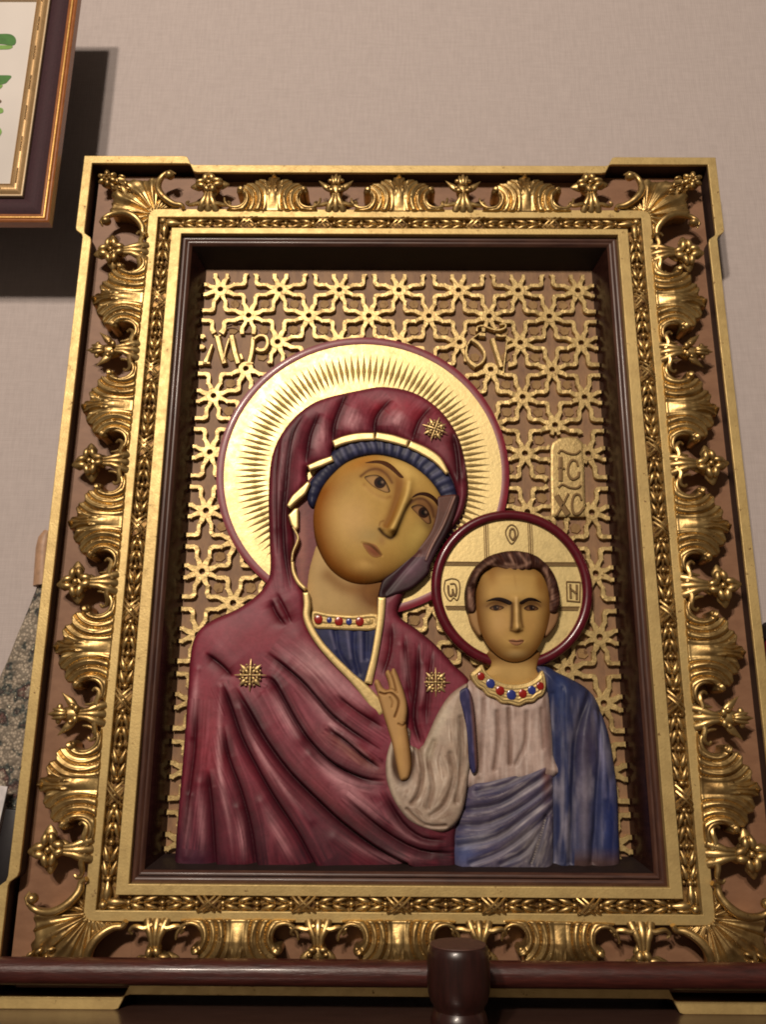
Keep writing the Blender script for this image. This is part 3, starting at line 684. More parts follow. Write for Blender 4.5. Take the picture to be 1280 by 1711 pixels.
# mother: robe and veil ------------------------------------------------
robe_out = [(600, 648), (640, 642), (690, 651), (730, 675), (757, 707), (772, 740), (782, 790), (784, 820), (778, 850), (766, 872), (745, 895), (728, 925), (705, 955), (684, 981), (672, 1003), (667, 1027), (698, 1050), (731, 1078), (760, 1110), (788, 1142),
            (784, 1200), (776, 1260), (782, 1300), (772, 1350), (764, 1400), (766, 1455), (765, 1464), (758, 1465), (298, 1465), (290, 1465), (288, 1458), (290, 1430), (293, 1380), (304, 1250), (311, 1150), (316, 1085), (328, 1053), (352, 1034), (392, 1016), (422, 996), (440, 976), (449, 950), (447, 880), (446, 820), (452, 757), (474, 712), (508, 678), (545, 660)]
robe_hole = [(557, 748), (575, 735), (600, 728), (627, 725), (655, 730), (690, 742), (720, 758), (742, 778), (756, 800), (763, 830), (752, 870), (735, 905), (715, 935), (690, 960), (655, 985), (632, 1000), (630, 1050), (621, 1100), (612, 1142), (590, 1128),
             (560, 1102), (533, 1072), (516, 1042), (512, 1015), (510, 992), (497, 965), (489, 935), (492, 900), (486, 870), (486, 850), (500, 826), (514, 808), (514, 784), (535, 776), (554, 768)]
GRO = [  # polyline, depth, sigma
    ([(448, 1091), (475, 1112), (505, 1138), (530, 1166), (556, 1195), (590, 1222), (636, 1252)], 1.0, 3.2),
    ([(445, 1131), (458, 1138), (472, 1161), (498, 1208), (525, 1245), (559, 1276), (606, 1299), (643, 1304)], 1.3, 4.5),
    ([(394, 1148), (418, 1188), (445, 1235), (485, 1289), (532, 1336), (572, 1373), (626, 1413), (680, 1442)], 1.5, 6.0),
    ([(371, 1141), (384, 1171), (404, 1229), (431, 1282), (458, 1329), (498, 1390), (528, 1446)], 1.2, 4.0),
    ([(374, 1212), (384, 1266), (404, 1319), (421, 1383), (430, 1446)], 0.9, 4.0),
    ([(349, 1285), (356, 1350), (362, 1446)], 0.8, 4.5), ([(330, 1168), (327, 1249), (319, 1316), (308, 1417)], 0.6, 4.0),
    ([(344, 1091), (371, 1111), (390, 1131)], 0.8, 3.5), ([(545, 1215), (579, 1238), (606, 1262), (634, 1282)], 0.9, 2.6),
    ([(453, 1002), (462, 1024), (478, 1046)], 0.6, 3.0), ([(462, 990), (478, 1020), (488, 1042)], 0.4, 3.0),
    ([(582, 652), (568, 684), (559, 712), (557, 742)], 1.2, 3.0), ([(655, 668), (634, 690), (627, 708), (627, 726)], 1.0, 2.6),
    ([(722, 680), (704, 700), (695, 720), (690, 738)], 0.8, 3.0), ([(534, 690), (519, 728), (512, 776)], 1.1, 3.5),
    ([(508, 692), (490, 724), (482, 767), (478, 810), (474, 859), (476, 920), (486, 985)], 1.1, 3.6), ([(470, 725), (462, 780), (461, 850), (463, 930)], 0.5, 3.5),
    ([(757, 722), (764, 760), (768, 815)], 0.9, 4.0), ([(699, 1075), (698, 1140), (692, 1200), (704, 1245)], 0.8, 3.0), ([(676, 1060), (681, 1120), (688, 1180)], 0.5, 3.0),
    ([(655, 1040), (652, 1090), (640, 1130)], 0.5, 3.5), ([(724, 1085), (716, 1150), (712, 1215)], 0.4, 3.0),
    ([(560, 1160), (600, 1190), (640, 1215)], 0.5, 3.0), ([(500, 1070), (540, 1120), (585, 1165), (640, 1200)], 0.0, 3.0),
    ([(640, 1320), (672, 1372), (706, 1398), (745, 1402)], 0.6, 5.0), ([(575, 1330), (640, 1385), (700, 1418), (760, 1424)], 0.7, 5.0)]
RID = [([(505, 1232), (556, 1292), (606, 1346), (640, 1376)], 12), ([(455, 1150), (480, 1195), (505, 1235)], 10), ([(371, 1150), (368, 1215), (369, 1292), (384, 1370), (392, 1440)], 5), ([(480, 1110), (520, 1160), (560, 1210), (600, 1240)], 10),
       ([(500, 1065), (530, 1110), (575, 1150), (620, 1190)], 14), ([(404, 1185), (432, 1250), (470, 1310), (520, 1370)], 6), ([(520, 1262), (566, 1296), (634, 1330)], 8), ([(336, 1310), (340, 1430)], 7), ([(318, 1330), (312, 1430)], 5), ([(330, 1120), (322, 1230)], 5),
       ([(440, 1340), (470, 1400), (490, 1440)], 8), ([(400, 1350), (410, 1440)], 6), ([(500, 700), (486, 745), (468, 800), (463, 880)], 8), ([(545, 700), (535, 735), (528, 765)], 8), ([(600, 690), (580, 720)], 12), ([(675, 690), (655, 715)], 12), ([(780, 740), (776, 800)], 3),
       ([(672, 1080), (680, 1150)], 5), ([(708, 1110), (704, 1180)], 5), ([(560, 1225), (620, 1268)], 4), ([(640, 1345), (680, 1395), (730, 1412)], 7), ([(560, 1400), (640, 1430), (720, 1436)], 9)]
def robe_roll(x, y):
    g_ = np.full(x.shape, 1e3)
    for p, k, s in GRO:
        if k:
            dd, _, _, t = near(x, y, smooth_open(p, 3)); e = np.clip(np.minimum(t, 1.0-t*(1 if p[-1][1] < 1430 else 0))/0.22, 0, 1)
            g_ = np.minimum(g_, dd+(1-e)*14+(1-min(k, 1.0))*5)
    return g_
def signed(x, y, pts):
    P = smooth_open(pts, 3); dd, bx, by, t = near(x, y, P); k = np.clip((t*(len(P)-1)).astype(int), 0, len(P)-2)
    T = P[k+1]-P[k]; return dd, np.sign(T[:, 0]*(y-by)-T[:, 1]*(x-bx)), t
def brush(x, y, groups, fine=2.6):
    bd = np.full(x.shape, 1e9); st = np.zeros(x.shape)
    for i_, it in enumerate(groups):
        p, k, s = it
        if k and len(p) > 2:
            dd, sg, t = signed(x, y, p); v = noise2(dd*sg/fine+i_*31, t*5+i_*7, 1.0, 31, 2)*np.where((t <= 0.001) | (t >= 0.999), 0.15, 1.0); m = dd < bd; bd = np.where(m, dd, bd); st = np.where(m, v, st)
    return st*np.clip(1.3-bd/45, 0.2, 1)
def robe_h(x, y, d):
    w = -0.037+0.0085*dome(d, 11)+0.0060*dome(d, 60)+0.003*np.clip((y-1000)/300, 0, 1)
    w = w+0.0030*(dome(robe_roll(x, y), 26)-1)
    for p, k, s in GRO:
        if k:
            dd, sg, t = signed(x, y, p); end = 1.0 if p[-1][1] > 1430 else 0.0
            e = np.clip(np.minimum(t, np.maximum(1-t, end))/0.25, 0, 1); q = np.clip(dd/(s*0.45), 0, 1)
            w = w+k*e*np.where(sg < 0, 0.0042*np.exp(-dd/22)*q, -0.0036*np.exp(-dd/12)*q)-0.0016*k*e*np.exp(-(dd/2.2)**2)
    for p, s in RID: w = w+0.0016*gs(x, y, p, s*1.2)
    return w+0.00018*noise2(x, y, 30, 5)
def robe_c(x, y, d):
    C = col3(x, (110, 20, 40)); n = noise2(x, y, 40, 9, 3)
    C = over(C, 0.5*np.clip(n, 0, 1), (128, 26, 42)); C = over(C, 0.45*np.clip(-n, 0, 1), (96, 44, 60))
    C = over(C, 0.75*blob(x, y, 352, 1225, 28, 95), (136, 18, 34)); C = over(C, 0.6*blob(x, y, 430, 1065, 70, 22), (134, 20, 38))
    C = over(C, 0.6*blob(x, y, 600, 1375, 110, 14, 0.45), (132, 30, 34)); C = over(C, 0.7*blob(x, y, 665, 685, 60, 18, 0.1), (158, 20, 38)); C = over(C, 0.5*blob(x, y, 545, 1330, 60, 16, 0.9), (140, 34, 38))
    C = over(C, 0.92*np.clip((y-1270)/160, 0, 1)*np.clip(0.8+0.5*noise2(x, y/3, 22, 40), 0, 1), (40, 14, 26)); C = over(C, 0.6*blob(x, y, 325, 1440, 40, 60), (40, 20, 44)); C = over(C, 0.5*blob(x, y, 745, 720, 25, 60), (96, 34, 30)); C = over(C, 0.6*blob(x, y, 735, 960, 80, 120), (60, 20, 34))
    n2 = 0.75+0.45*noise2(x, y, 9, 21, 2)
    rl = robe_roll(x, y); st_ = brush(x, y, [q for q in GRO if len(q[0]) > 3])
    sx_ = st_; C = over(C, 0.45*np.clip(st_, 0, 1), (150, 52, 66)); C = over(C, 0.45*np.clip(-st_, 0, 1), (66, 18, 34)); n2 = np.clip(0.75+0.9*st_, 0.15, 1.3)
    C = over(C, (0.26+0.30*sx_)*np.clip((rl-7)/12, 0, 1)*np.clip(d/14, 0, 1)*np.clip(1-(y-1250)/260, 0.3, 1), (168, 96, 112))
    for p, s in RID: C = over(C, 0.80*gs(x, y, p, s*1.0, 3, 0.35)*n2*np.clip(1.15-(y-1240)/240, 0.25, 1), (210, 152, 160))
    C = over(C, 0.5*blob(x, y, 525, 1115, 34, 22, 0.8)*n2, (190, 150, 150)); C = over(C, 0.4*blob(x, y, 590, 1260, 60, 12, 0.6)*n2, (170, 130, 110))
    for p, k, s in GRO:
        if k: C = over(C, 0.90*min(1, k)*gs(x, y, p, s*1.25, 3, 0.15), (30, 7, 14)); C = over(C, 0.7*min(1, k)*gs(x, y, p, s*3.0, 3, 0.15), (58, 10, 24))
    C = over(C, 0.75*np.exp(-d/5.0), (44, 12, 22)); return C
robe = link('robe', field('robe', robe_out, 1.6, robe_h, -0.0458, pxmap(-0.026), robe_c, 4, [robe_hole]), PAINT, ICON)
# inner layers seen in the opening of the veil
def simple(name, outl, wref, base, h0, hd, R, colf, parent=ICON, step=1.6, mat=None, extra=None, sm=4):
    def h(x, y, d):
        w = base+h0+hd*dome(d, R)
        return w+extra(x, y, d) if extra else w
    return link(name, field(name, outl, step, h, base-0.004, pxmap(wref), colf, sm), mat or PAINT, parent)
lining = [(476, 850), (505, 812), (560, 760), (640, 735), (720, 760), (775, 800), (778, 860), (740, 915), (700, 965), (660, 1000), (640, 1040), (620, 1120), (600, 1130), (530, 1084), (498, 1015), (478, 940)]
def lining_c(x, y, d):
    C = col3(x, (104, 48, 50)); C = over(C, 0.7*blob(x, y, 505, 920, 8, 80), (150, 96, 82)); C = over(C, (x > 620)*1.0, (50, 22, 34)); C = over(C, (x > 640)*(y > 985)*0.6, (70, 25, 38)); return C
simple('veil_lining', lining, -0.036, -0.0385, 0.002, 0.003, 10, lining_c, ICON, 2.0)
neck = [(521, 930), (540, 905), (620, 930), (650, 975), (632, 1000), (630, 1030), (590, 1036), (550, 1034), (518, 1028), (512, 980)]
def neck_c(x, y, d):
    C = col3(x, (190, 160, 108)); C = over(C, 0.85*np.clip(blob(x, y, 628, 992, 36, 32, 0.6)*1.4, 0, 1), (104, 58, 28)); C = over(C, 0.7*gs(x, y, [(548, 962), (575, 982), (610, 986), (640, 978)], 12), (136, 94, 50))
    return over(C, 0.4*np.exp(-d/5), (120, 80, 44))
simple('neck', neck, -0.032, -0.0380, 0.003, 0.006, 36, neck_c, ICON, 1.6, SKIN)
tunic = [(516, 1040), (632, 1040), (626, 1090), (613, 1150), (585, 1130), (550, 1098), (528, 1070)]
TF = [([(560, 1052), (566, 1090), (585, 1120)], 4), ([(592, 1052), (592, 1090), (600, 1125)], 4), ([(612, 1052), (612, 1100)], 4)]
def tun_c(x, y, d):
    C = col3(x, (24, 30, 70)); C = over(C, 0.5*noise2(x, y, 12, 3).clip(0, 1), (46, 52, 104))
    for p in ([(552, 1056), (560, 1084)], [(580, 1056), (586, 1100)], [(602, 1056), (604, 1105)]): C = over(C, 0.55*gs(x, y, p, 2.5), (110, 108, 140))
    return C
simple('tunic', tunic, -0.034, -0.0370, 0.003, 0.003, 12, tun_c, ICON, 1.6, None, lambda x, y, d: -0.0015*sum(gs(x, y, p, s) for p, s in TF))
def goldpart(name, outl, wref, base, h0, hd, R, parent, step=1.5, mat=GOLD_FLAT, extra=None, sm=4):
    def h(x, y, d):
        w = base+h0+hd*dome(d, R); return w+extra(x, y, d) if extra else w
    return link(name, field(name, outl, step, h, base-0.003, pxmap(wref), None, sm), mat, parent)
collar = goldpart('collar', [(521, 1021), (550, 1025), (590, 1028), (630, 1026), (628, 1051), (590, 1053), (550, 1051), (524, 1048)], -0.030, -0.0345, 0.0045, 0.0015, 4, ICON, 1.2, GOLD_FLAT, lambda x, y, d: -0.0015*(d > 6)*(d < 10.5)*1.0, 3)
def gems(lst, w, parent):
    for x, y, r, m in lst:
        X, Z = at(x, y, w); b = MB(); b.ball((float(X), -w, float(Z)), (r*0.00077, 0.0009, r*0.0008), None, 14, 8); b.build('gem', m, parent)
gems([(532, 1035, 7, GEM_R), (550, 1036, 4.5, GEM_B), (566, 1038, 7, GEM_R), (583, 1038.5, 5, GEM_B), (601, 1038.5, 7, GEM_R), (616, 1037, 4, GOLD_FLAT)], -0.0284, collar)
# blue cap under the veil
cap = [(513, 836), (516, 806), (535, 782), (556, 752), (590, 732), (627, 726), (665, 733), (705, 750), (735, 772), (756, 800), (764, 832), (744, 842), (731, 819), (708, 794), (678, 772), (640, 760), (607, 761), (580, 772), (556, 794), (537, 818), (524, 848)]
def cap_c(x, y, d):
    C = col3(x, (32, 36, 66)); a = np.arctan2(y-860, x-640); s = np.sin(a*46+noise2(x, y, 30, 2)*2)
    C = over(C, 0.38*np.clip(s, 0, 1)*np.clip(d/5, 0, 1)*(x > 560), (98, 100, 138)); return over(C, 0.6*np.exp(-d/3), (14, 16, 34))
def cap_x(x, y, d):
    a = np.arctan2(y-860, x-640); return 0.0005*np.sin(a*46+noise2(x, y, 30, 2)*2)*np.clip(d/5, 0, 1)
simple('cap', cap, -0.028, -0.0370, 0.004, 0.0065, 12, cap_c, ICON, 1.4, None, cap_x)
# purple inner fold of the veil beside the cheek
flap = [(730, 832), (740, 827), (762, 825), (768, 831), (760, 862), (748, 890), (730, 922), (719, 945), (716, 958), (690, 982), (665, 992), (640, 1000), (632, 998), (634, 984), (640, 968), (660, 952), (684, 930), (704, 908), (720, 885), (728, 858)]
def flap_c(x, y, d):
    dd_, sg_, _ = signed(x, y, [(760, 830), (742, 875), (722, 912), (712, 935)]); C = over(col3(x, (38, 10, 18)), np.clip(sg_, 0, 1)*(y < 930)*0.9, (92, 54, 42)); C = over(C, 0.75*blob(x, y, 690, 950, 34, 14, -0.75)*(0.85+0.3*noise2(x+y, (y-x)/4, 9, 3)), (112, 74, 92)); C = over(C, 0.85*gs(x, y, [(760, 830), (742, 875), (722, 912), (712, 935)], 1.4), (176, 140, 128)); return over(C, 0.4*blob(x, y, 745, 850, 12, 20), (110, 66, 50))  # dark maroon base paints the veil's shadow into the fold
simple('veil_fold', flap, -0.022, -0.0340, 0.0085, 0.0030, 5, flap_c, robe, 1.0, None, lambda x, y, d: 0.0016*gs(x, y, [(760, 830), (742, 875), (722, 912), (712, 935)], 2.0)-0.0016*gs(x, y, [(700, 925), (668, 962), (645, 990)], 5), 4)

# mother face ------------------------------------------------------------
face = [(610, 757), (640, 756), (680, 768), (712, 790), (733, 815), (742, 838), (738, 862), (726, 893), (706, 925), (678, 950), (645, 968), (610, 976), (578, 970), (550, 950), (532, 920), (523, 885), (523, 848), (536, 812), (556, 786), (580, 767)]
nose_r = [(684, 800), (679, 830), (667, 862), (655, 888)]
nose_d = [(688, 838), (677, 856), (668, 877), (661, 894), (653, 901), (642, 895), (634, 886)]
def face_h(x, y, d):
    w = -0.033+0.0185*dome(d, 62)
    w = w+0.0076*gs(x, y, nose_r, 7)*np.clip((y-785)/60, 0.25, 1)+0.0040*blob(x, y, 655, 889, 8, 7)+0.0022*blob(x, y, 640, 885, 6, 5)
    w = w-0.0034*blob(x, y, 630, 806, 24, 12, 0.45)-0.0034*blob(x, y, 705, 856, 18, 11, 0.7)
    w = w+0.0018*blob(x, y, 631, 808, 17, 9, 0.5)+0.0018*blob(x, y, 706, 857, 13, 9, 0.75)
    w = w-0.0010*gs(x, y, nose_d, 2.0)+0.0014*blob(x, y, 622, 920, 15, 8, 0.6)-0.0012*gs(x, y, [(606, 909), (616, 911), (625, 917), (638, 929)], 2.0)+0.0014*blob(x, y, 612, 950, 18, 12)
    w = w+0.0012*blob(x, y, 590, 880, 34, 34); return w
def face_c(x, y, d):
    C = col3(x, (184, 148, 78))
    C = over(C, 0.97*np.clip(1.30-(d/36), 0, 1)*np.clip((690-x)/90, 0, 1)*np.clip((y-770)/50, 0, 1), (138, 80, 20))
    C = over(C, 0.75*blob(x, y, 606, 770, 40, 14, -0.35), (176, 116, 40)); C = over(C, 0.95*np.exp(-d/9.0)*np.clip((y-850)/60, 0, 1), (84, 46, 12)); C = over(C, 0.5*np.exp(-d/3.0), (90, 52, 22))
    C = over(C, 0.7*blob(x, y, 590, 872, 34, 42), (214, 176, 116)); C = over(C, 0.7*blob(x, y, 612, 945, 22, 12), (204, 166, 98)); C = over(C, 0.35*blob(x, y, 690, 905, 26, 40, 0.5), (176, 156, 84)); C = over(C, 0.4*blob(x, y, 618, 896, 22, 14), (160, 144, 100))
    C = over(C, 0.85*np.clip(gs(x, y, [(668, 802), (664, 830), (655, 860), (646, 880)], 8)*1.2, 0, 1), (130, 82, 28)); C = over(C, 0.55*gs(x, y, [(640, 785), (655, 792), (668, 806)], 9), (142, 94, 44))
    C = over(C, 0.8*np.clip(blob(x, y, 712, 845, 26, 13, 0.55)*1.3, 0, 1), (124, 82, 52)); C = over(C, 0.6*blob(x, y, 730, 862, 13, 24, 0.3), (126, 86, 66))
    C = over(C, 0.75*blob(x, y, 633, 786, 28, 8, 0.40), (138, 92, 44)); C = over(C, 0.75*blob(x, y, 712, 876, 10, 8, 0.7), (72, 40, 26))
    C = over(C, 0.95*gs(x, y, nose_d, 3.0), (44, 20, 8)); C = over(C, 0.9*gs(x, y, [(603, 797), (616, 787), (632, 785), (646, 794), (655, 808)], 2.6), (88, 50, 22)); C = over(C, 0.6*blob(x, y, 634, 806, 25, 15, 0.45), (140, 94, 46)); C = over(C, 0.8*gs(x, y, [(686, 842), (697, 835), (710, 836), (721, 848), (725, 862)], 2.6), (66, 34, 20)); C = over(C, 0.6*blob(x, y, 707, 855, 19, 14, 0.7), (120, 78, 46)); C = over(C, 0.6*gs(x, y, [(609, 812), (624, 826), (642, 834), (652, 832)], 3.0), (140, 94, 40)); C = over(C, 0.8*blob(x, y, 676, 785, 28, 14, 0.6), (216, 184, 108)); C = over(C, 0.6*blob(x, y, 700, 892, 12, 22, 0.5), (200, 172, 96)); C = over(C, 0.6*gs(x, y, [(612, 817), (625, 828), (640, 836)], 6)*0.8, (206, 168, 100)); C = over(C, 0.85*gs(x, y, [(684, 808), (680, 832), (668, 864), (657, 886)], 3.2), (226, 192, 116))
    C = over(C, 0.45*blob(x, y, 638, 905, 6, 8), (150, 104, 66)); C = over(C, 0.4*blob(x, y, 618, 938, 16, 5, 0.4), (150, 110, 56))
    C = over(C, 0.7*gs(x, y, [(634, 880), (636, 874), (641, 872)], 1.5), (120, 78, 34)); C = over(C, 0.6*np.exp(-d/5.0)*(x > 640)*(y > 850), (92, 56, 40)); return C
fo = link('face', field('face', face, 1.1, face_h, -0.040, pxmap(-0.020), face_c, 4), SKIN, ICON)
FW = -0.0195
def wface(x, y):      # height of the face under a point, for the small painted pieces laid on it
    d, _, _, _ = near(x, y, smooth_closed(face, 4), True); return face_h(x, y, d)
def onface(name, outl, dh, colf, parent, hfun, wref, step=0.6, sm=4):
    def h(x, y, d): return hfun(x, y)+dh*dome(d, 2.0)
    def low(me): return me
    O = smooth_closed(outl, sm); lo = float(hfun(O[:, 0], O[:, 1]).min())-0.001
    return link(name, field(name, outl, step, h, lo, pxmap(wref), colf, sm), SKIN, parent)
def eye_c(ix, iy, ir, top, white=(172, 134, 84)):
    def f(x, y, d):
        C = col3(x, white); r = np.hypot(x-ix, y-iy)
        C = over(C, np.clip((ir-r)/1.0+0.5, 0, 1), (44, 22, 13)); C = over(C, np.clip((ir*0.5-r)/1.0+0.5, 0, 1), (12, 6, 5))
        C = over(C, 0.7*np.exp(-((x-ix-ir*0.42)**2+(y-iy+ir*0.1)**2)/(ir*0.22)**2), (170, 140, 112)); C = over(C, 0.95*gs(x, y, top, 2.9), (20, 9, 5)); return over(C, 0.85*np.exp(-d/1.4), (48, 24, 12))
    return f
e1t = [(609, 798), (620, 794), (632, 795), (645, 806), (652, 822)]
onface('eye', [(609, 798), (620, 794.5), (632, 795), (643, 803), (652, 822), (646, 825), (637, 822), (624, 815), (614, 806)], 0.0008, eye_c(635, 808, 10, e1t), fo, wface, FW)
e2t = [(687, 849), (697, 844), (708, 846), (717, 856), (721, 872)]
onface('eye', [(687, 849), (697, 844), (708, 846), (717, 856), (721, 872), (714, 875), (705, 868), (695, 858)], 0.0008, eye_c(708, 857, 9, e2t, (146, 106, 68)), fo, wface, FW)
brow = lambda c: (lambda x, y, d: col3(x, c))
onface('eyebrow', [(609, 773), (618, 770), (630, 768), (645, 770), (657, 778), (667, 789), (675, 799), (668, 799), (659, 791), (648, 782), (635, 775), (620, 774)], 0.0006, brow((74, 40, 16)), fo, wface, FW)
onface('eyebrow', [(688, 834), (694, 827), (705, 823), (718, 824), (730, 832), (737, 841), (740, 850), (733, 846), (724, 836), (712, 830), (700, 829)], 0.0006, brow((50, 24, 12)), fo, wface, FW)
def lip_c(x, y, d):
    C = col3(x, (138, 80, 56)); C = over(C, 0.95*gs(x, y, [(605, 909), (616, 911), (625, 917), (638, 929)], 2.0), (60, 28, 16)); C = over(C, 0.5*blob(x, y, 620, 929, 8, 3, 0.5), (176, 120, 92)); return over(C, 1.0*np.exp(-d/3.0), (166, 124, 70))
onface('lips', [(605, 909), (613, 908), (620, 909), (628, 912), (634, 919), (639, 929), (634, 932), (626, 933), (617, 928), (610, 919)], 0.0002, lip_c, fo, wface, FW)

# gilded hems --------------------------------------------------------------
def band(pts, wd):
    P = smooth_open(pts, 4); n = len(P); L, R = [], []
    for i in range(n):
        d = P[min(i+1, n-1)]-P[max(i-1, 0)]; d /= np.linalg.norm(d)+1e-9; t = i/(n-1)*(len(wd)-1); k = min(int(t), len(wd)-2); q = (wd[k]+(wd[k+1]-wd[k])*(t-k))/2
        nn = np.array([-d[1], d[0]]); L.append(P[i]+nn*q); R.append(P[i]-nn*q)
    return [tuple(p) for p in L+R[::-1]]
HEMG = mk_gold('polished_hem_gold', (0.80, 0.60, 0.26), 0.38, 0.6, 0.72, 0.2, 200)
def hem(pts, wd, base=-0.0320, h=0.0088, R=3, wref=-0.021): return goldpart('hem', band(pts, wd), wref, base, h, 0.0012, R, robe, 1.0, HEMG, None, 1)
hem([(557, 741), (575, 734), (600, 729), (626, 728)], [12, 13, 12]); hem([(628, 727), (655, 732), (682, 740)], [12, 13, 12])
hem([(684, 741), (710, 753), (732, 768), (748, 790)], [12, 14, 13, 6]); hem([(515, 781), (535, 773), (556, 765)], [9, 11, 9])
hem([(481, 846), (492, 832), (505, 820), (516, 805)], [7, 12, 13, 6])
goldpart('hem', [(481, 860), (492, 849), (498, 848), (498, 880), (493, 886), (486, 876)], -0.023, -0.0345, 0.0090, 0.001, 4, robe, 1.0, HEMG, None, 1)
hem([(489, 880), (497, 895), (496, 905), (489, 922), (487, 938)], [3, 4, 4, 3, 3]); hem([(488, 938), (490, 955), (498, 972), (510, 984)], [5, 6, 7, 6])
hem([(511, 990), (513, 1010), (512, 1030), (520, 1052), (536, 1077), (560, 1104), (586, 1130), (608, 1152), (626, 1174), (640, 1192)], [10, 11, 11, 11, 11, 12, 13, 18, 22, 14], -0.0290, 0.0095, 5)
hem([(638, 998), (636, 1030), (632, 1060), (625, 1100), (615, 1142)], [13, 12, 11, 11, 13], -0.0300, 0.0090, 5)

# stars on the robe ----------------------------------------------------------
def star_mesh():
    b = MB(); u = 0.00080
    for k in range(8):
        a = k*PI/4; L = 19 if k % 2 == 0 else 21
        ca, sa = math.cos(a), math.sin(a)
        if k % 2: b.ball((ca*15*u, -0.0015, sa*15*u), (7*u, 0.0017, 3.8*u), Euler((0, -a, 0)), 10, 7, 0.7); b.ball((ca*8*u, -0.0024, sa*8*u), (4*u, 0.0014, 2.4*u), Euler((0, -a, 0)), 8, 6)
        else: b.tube([(ca*3*u, -0.0022, sa*3*u), (ca*14*u, -0.0020, sa*14*u), (ca*25*u, -0.0008, sa*25*u)], [1.5*u, 1.8*u, 0.6*u], 6); b.ball((ca*15*u, -0.0022, sa*15*u), (2.6*u, 0.0014, 2.6*u), None, 8, 6)
        a2 = a+PI/8; b.ball((math.cos(a2)*12*u, -0.0022, math.sin(a2)*12*u), (3.4*u, 0.0015, 2.0*u), Euler((0, -a2+0.7, 0)), 8, 6)
        b.ball((math.cos(a2)*17*u, -0.0012, math.sin(a2)*17*u), (2.4*u, 0.0013, 1.6*u), Euler((0, -a2+1.2, 0)), 8, 6)
    b.ball((0, -0.0026, 0), (3.2*u, 0.0020, 3.2*u), None, 12, 8)
    return b.mesh('star_brooch', mk_gold('brooch_gold', (0.62, 0.45, 0.20), 0.42, 0.8, 0.62))
st = star_mesh()
for x, y, w, s in ((418, 1128, -0.0185, 0.95), (728, 1140, -0.0200, 0.86), (727, 717, -0.0210, 0.86)):
    X, Z = at(x, y, w); place('star_brooch', st, (float(X), -w, float(Z)), 0.0 if y > 900 else 0.35, (s, s, s), robe)

# child ------------------------------------------------------------------------
# right mantle (blue), then white tunic, sash, sleeve, hand
mant = [(893, 1112), (912, 1110), (940, 1124), (972, 1140), (996, 1160), (1010, 1190), (1024, 1235), (1033, 1290), (1038, 1350), (1041, 1450), (1041, 1464), (1030, 1466), (926, 1466), (918, 1460), (918, 1200), (908, 1150)]
MG = [([(985, 1160), (965, 1220), (958, 1300), (952, 1440)], 1.2, 6), ([(1005, 1190), (1000, 1290), (990, 1440)], 1.0, 5), ([(925, 1160), (930, 1280), (930, 1440)], 0.5, 3.5), ([(940, 1150), (942, 1300), (938, 1440)], 0.3, 3)]
def mant_h(x, y, d):
    w = -0.040+0.019*dome(d, 34)
    for p, k, s in MG: w = w-0.0040*k*gs(x, y, p, s)
    return w+0.0008*np.sin(x/5.0+noise2(x, y, 60, 4)*3)+0.0025*gs(x, y, [(972, 1230), (976, 1430)], 9)
def mant_c(x, y, d):
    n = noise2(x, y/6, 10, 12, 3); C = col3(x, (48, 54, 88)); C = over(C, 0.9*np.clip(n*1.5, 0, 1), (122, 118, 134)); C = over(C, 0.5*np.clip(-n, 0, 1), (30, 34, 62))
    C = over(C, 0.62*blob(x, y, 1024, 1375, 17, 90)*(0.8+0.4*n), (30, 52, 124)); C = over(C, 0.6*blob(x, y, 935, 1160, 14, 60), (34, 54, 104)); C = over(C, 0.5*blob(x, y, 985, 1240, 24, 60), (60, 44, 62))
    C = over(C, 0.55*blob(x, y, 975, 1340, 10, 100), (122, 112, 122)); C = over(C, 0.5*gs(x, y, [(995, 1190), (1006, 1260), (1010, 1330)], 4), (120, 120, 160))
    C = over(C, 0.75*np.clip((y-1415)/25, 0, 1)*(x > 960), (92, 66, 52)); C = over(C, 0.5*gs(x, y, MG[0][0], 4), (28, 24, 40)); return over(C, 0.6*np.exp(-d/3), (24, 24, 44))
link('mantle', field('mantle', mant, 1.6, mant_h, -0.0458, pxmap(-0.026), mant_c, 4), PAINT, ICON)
tun2 = [(765, 1160), (790, 1135), (830, 1160), (880, 1168), (915, 1150), (924, 1200), (928, 1262), (928, 1300), (780, 1320), (760, 1250)]
TG = [([(830, 1190), (832, 1240), (826, 1285)], 1.0, 4), ([(850, 1185), (852, 1240), (852, 1276)], 1.2, 4), ([(880, 1190), (878, 1240), (862, 1276)], 0.9, 4), ([(808, 1170), (806, 1240), (800, 1290)], 0.6, 4), ([(905, 1185), (908, 1250)], 0.8, 4)]
def tun2_h(x, y, d):
    w = -0.034+0.0145*dome(d, 24)
    for p, k, s in TG: w = w-0.0026*k*gs(x, y, p, s)
    return w
def tun2_c(x, y, d):
    C = col3(x, (182, 160, 150)); b_ = noise2(x, y/9, 5, 6, 3); C = over(C, 0.9*b_.clip(0, 1), (214, 198, 190)); C = over(C, 0.7*(-b_).clip(0, 1), (132, 102, 90))
    for p, k, s in TG: C = over(C, 0.65*k*gs(x, y, p, s*0.9), (104, 74, 58))
    C = over(C, 0.7*blob(x, y, 914, 1230, 8, 60), (110, 74, 66)); return over(C, 0.6*gs(x, y, [(783, 1160), (796, 1230), (800, 1300)], 5), (104, 72, 50))
link('tunic', field('tunic', tun2, 1.5, tun2_h, -0.040, pxmap(-0.022), tun2_c, 4), PAINT, ICON)
b_str = [(765, 1160), (780, 1149), (790, 1168), (795, 1215), (798, 1278), (790, 1292), (783, 1268), (779, 1215), (771, 1182)]
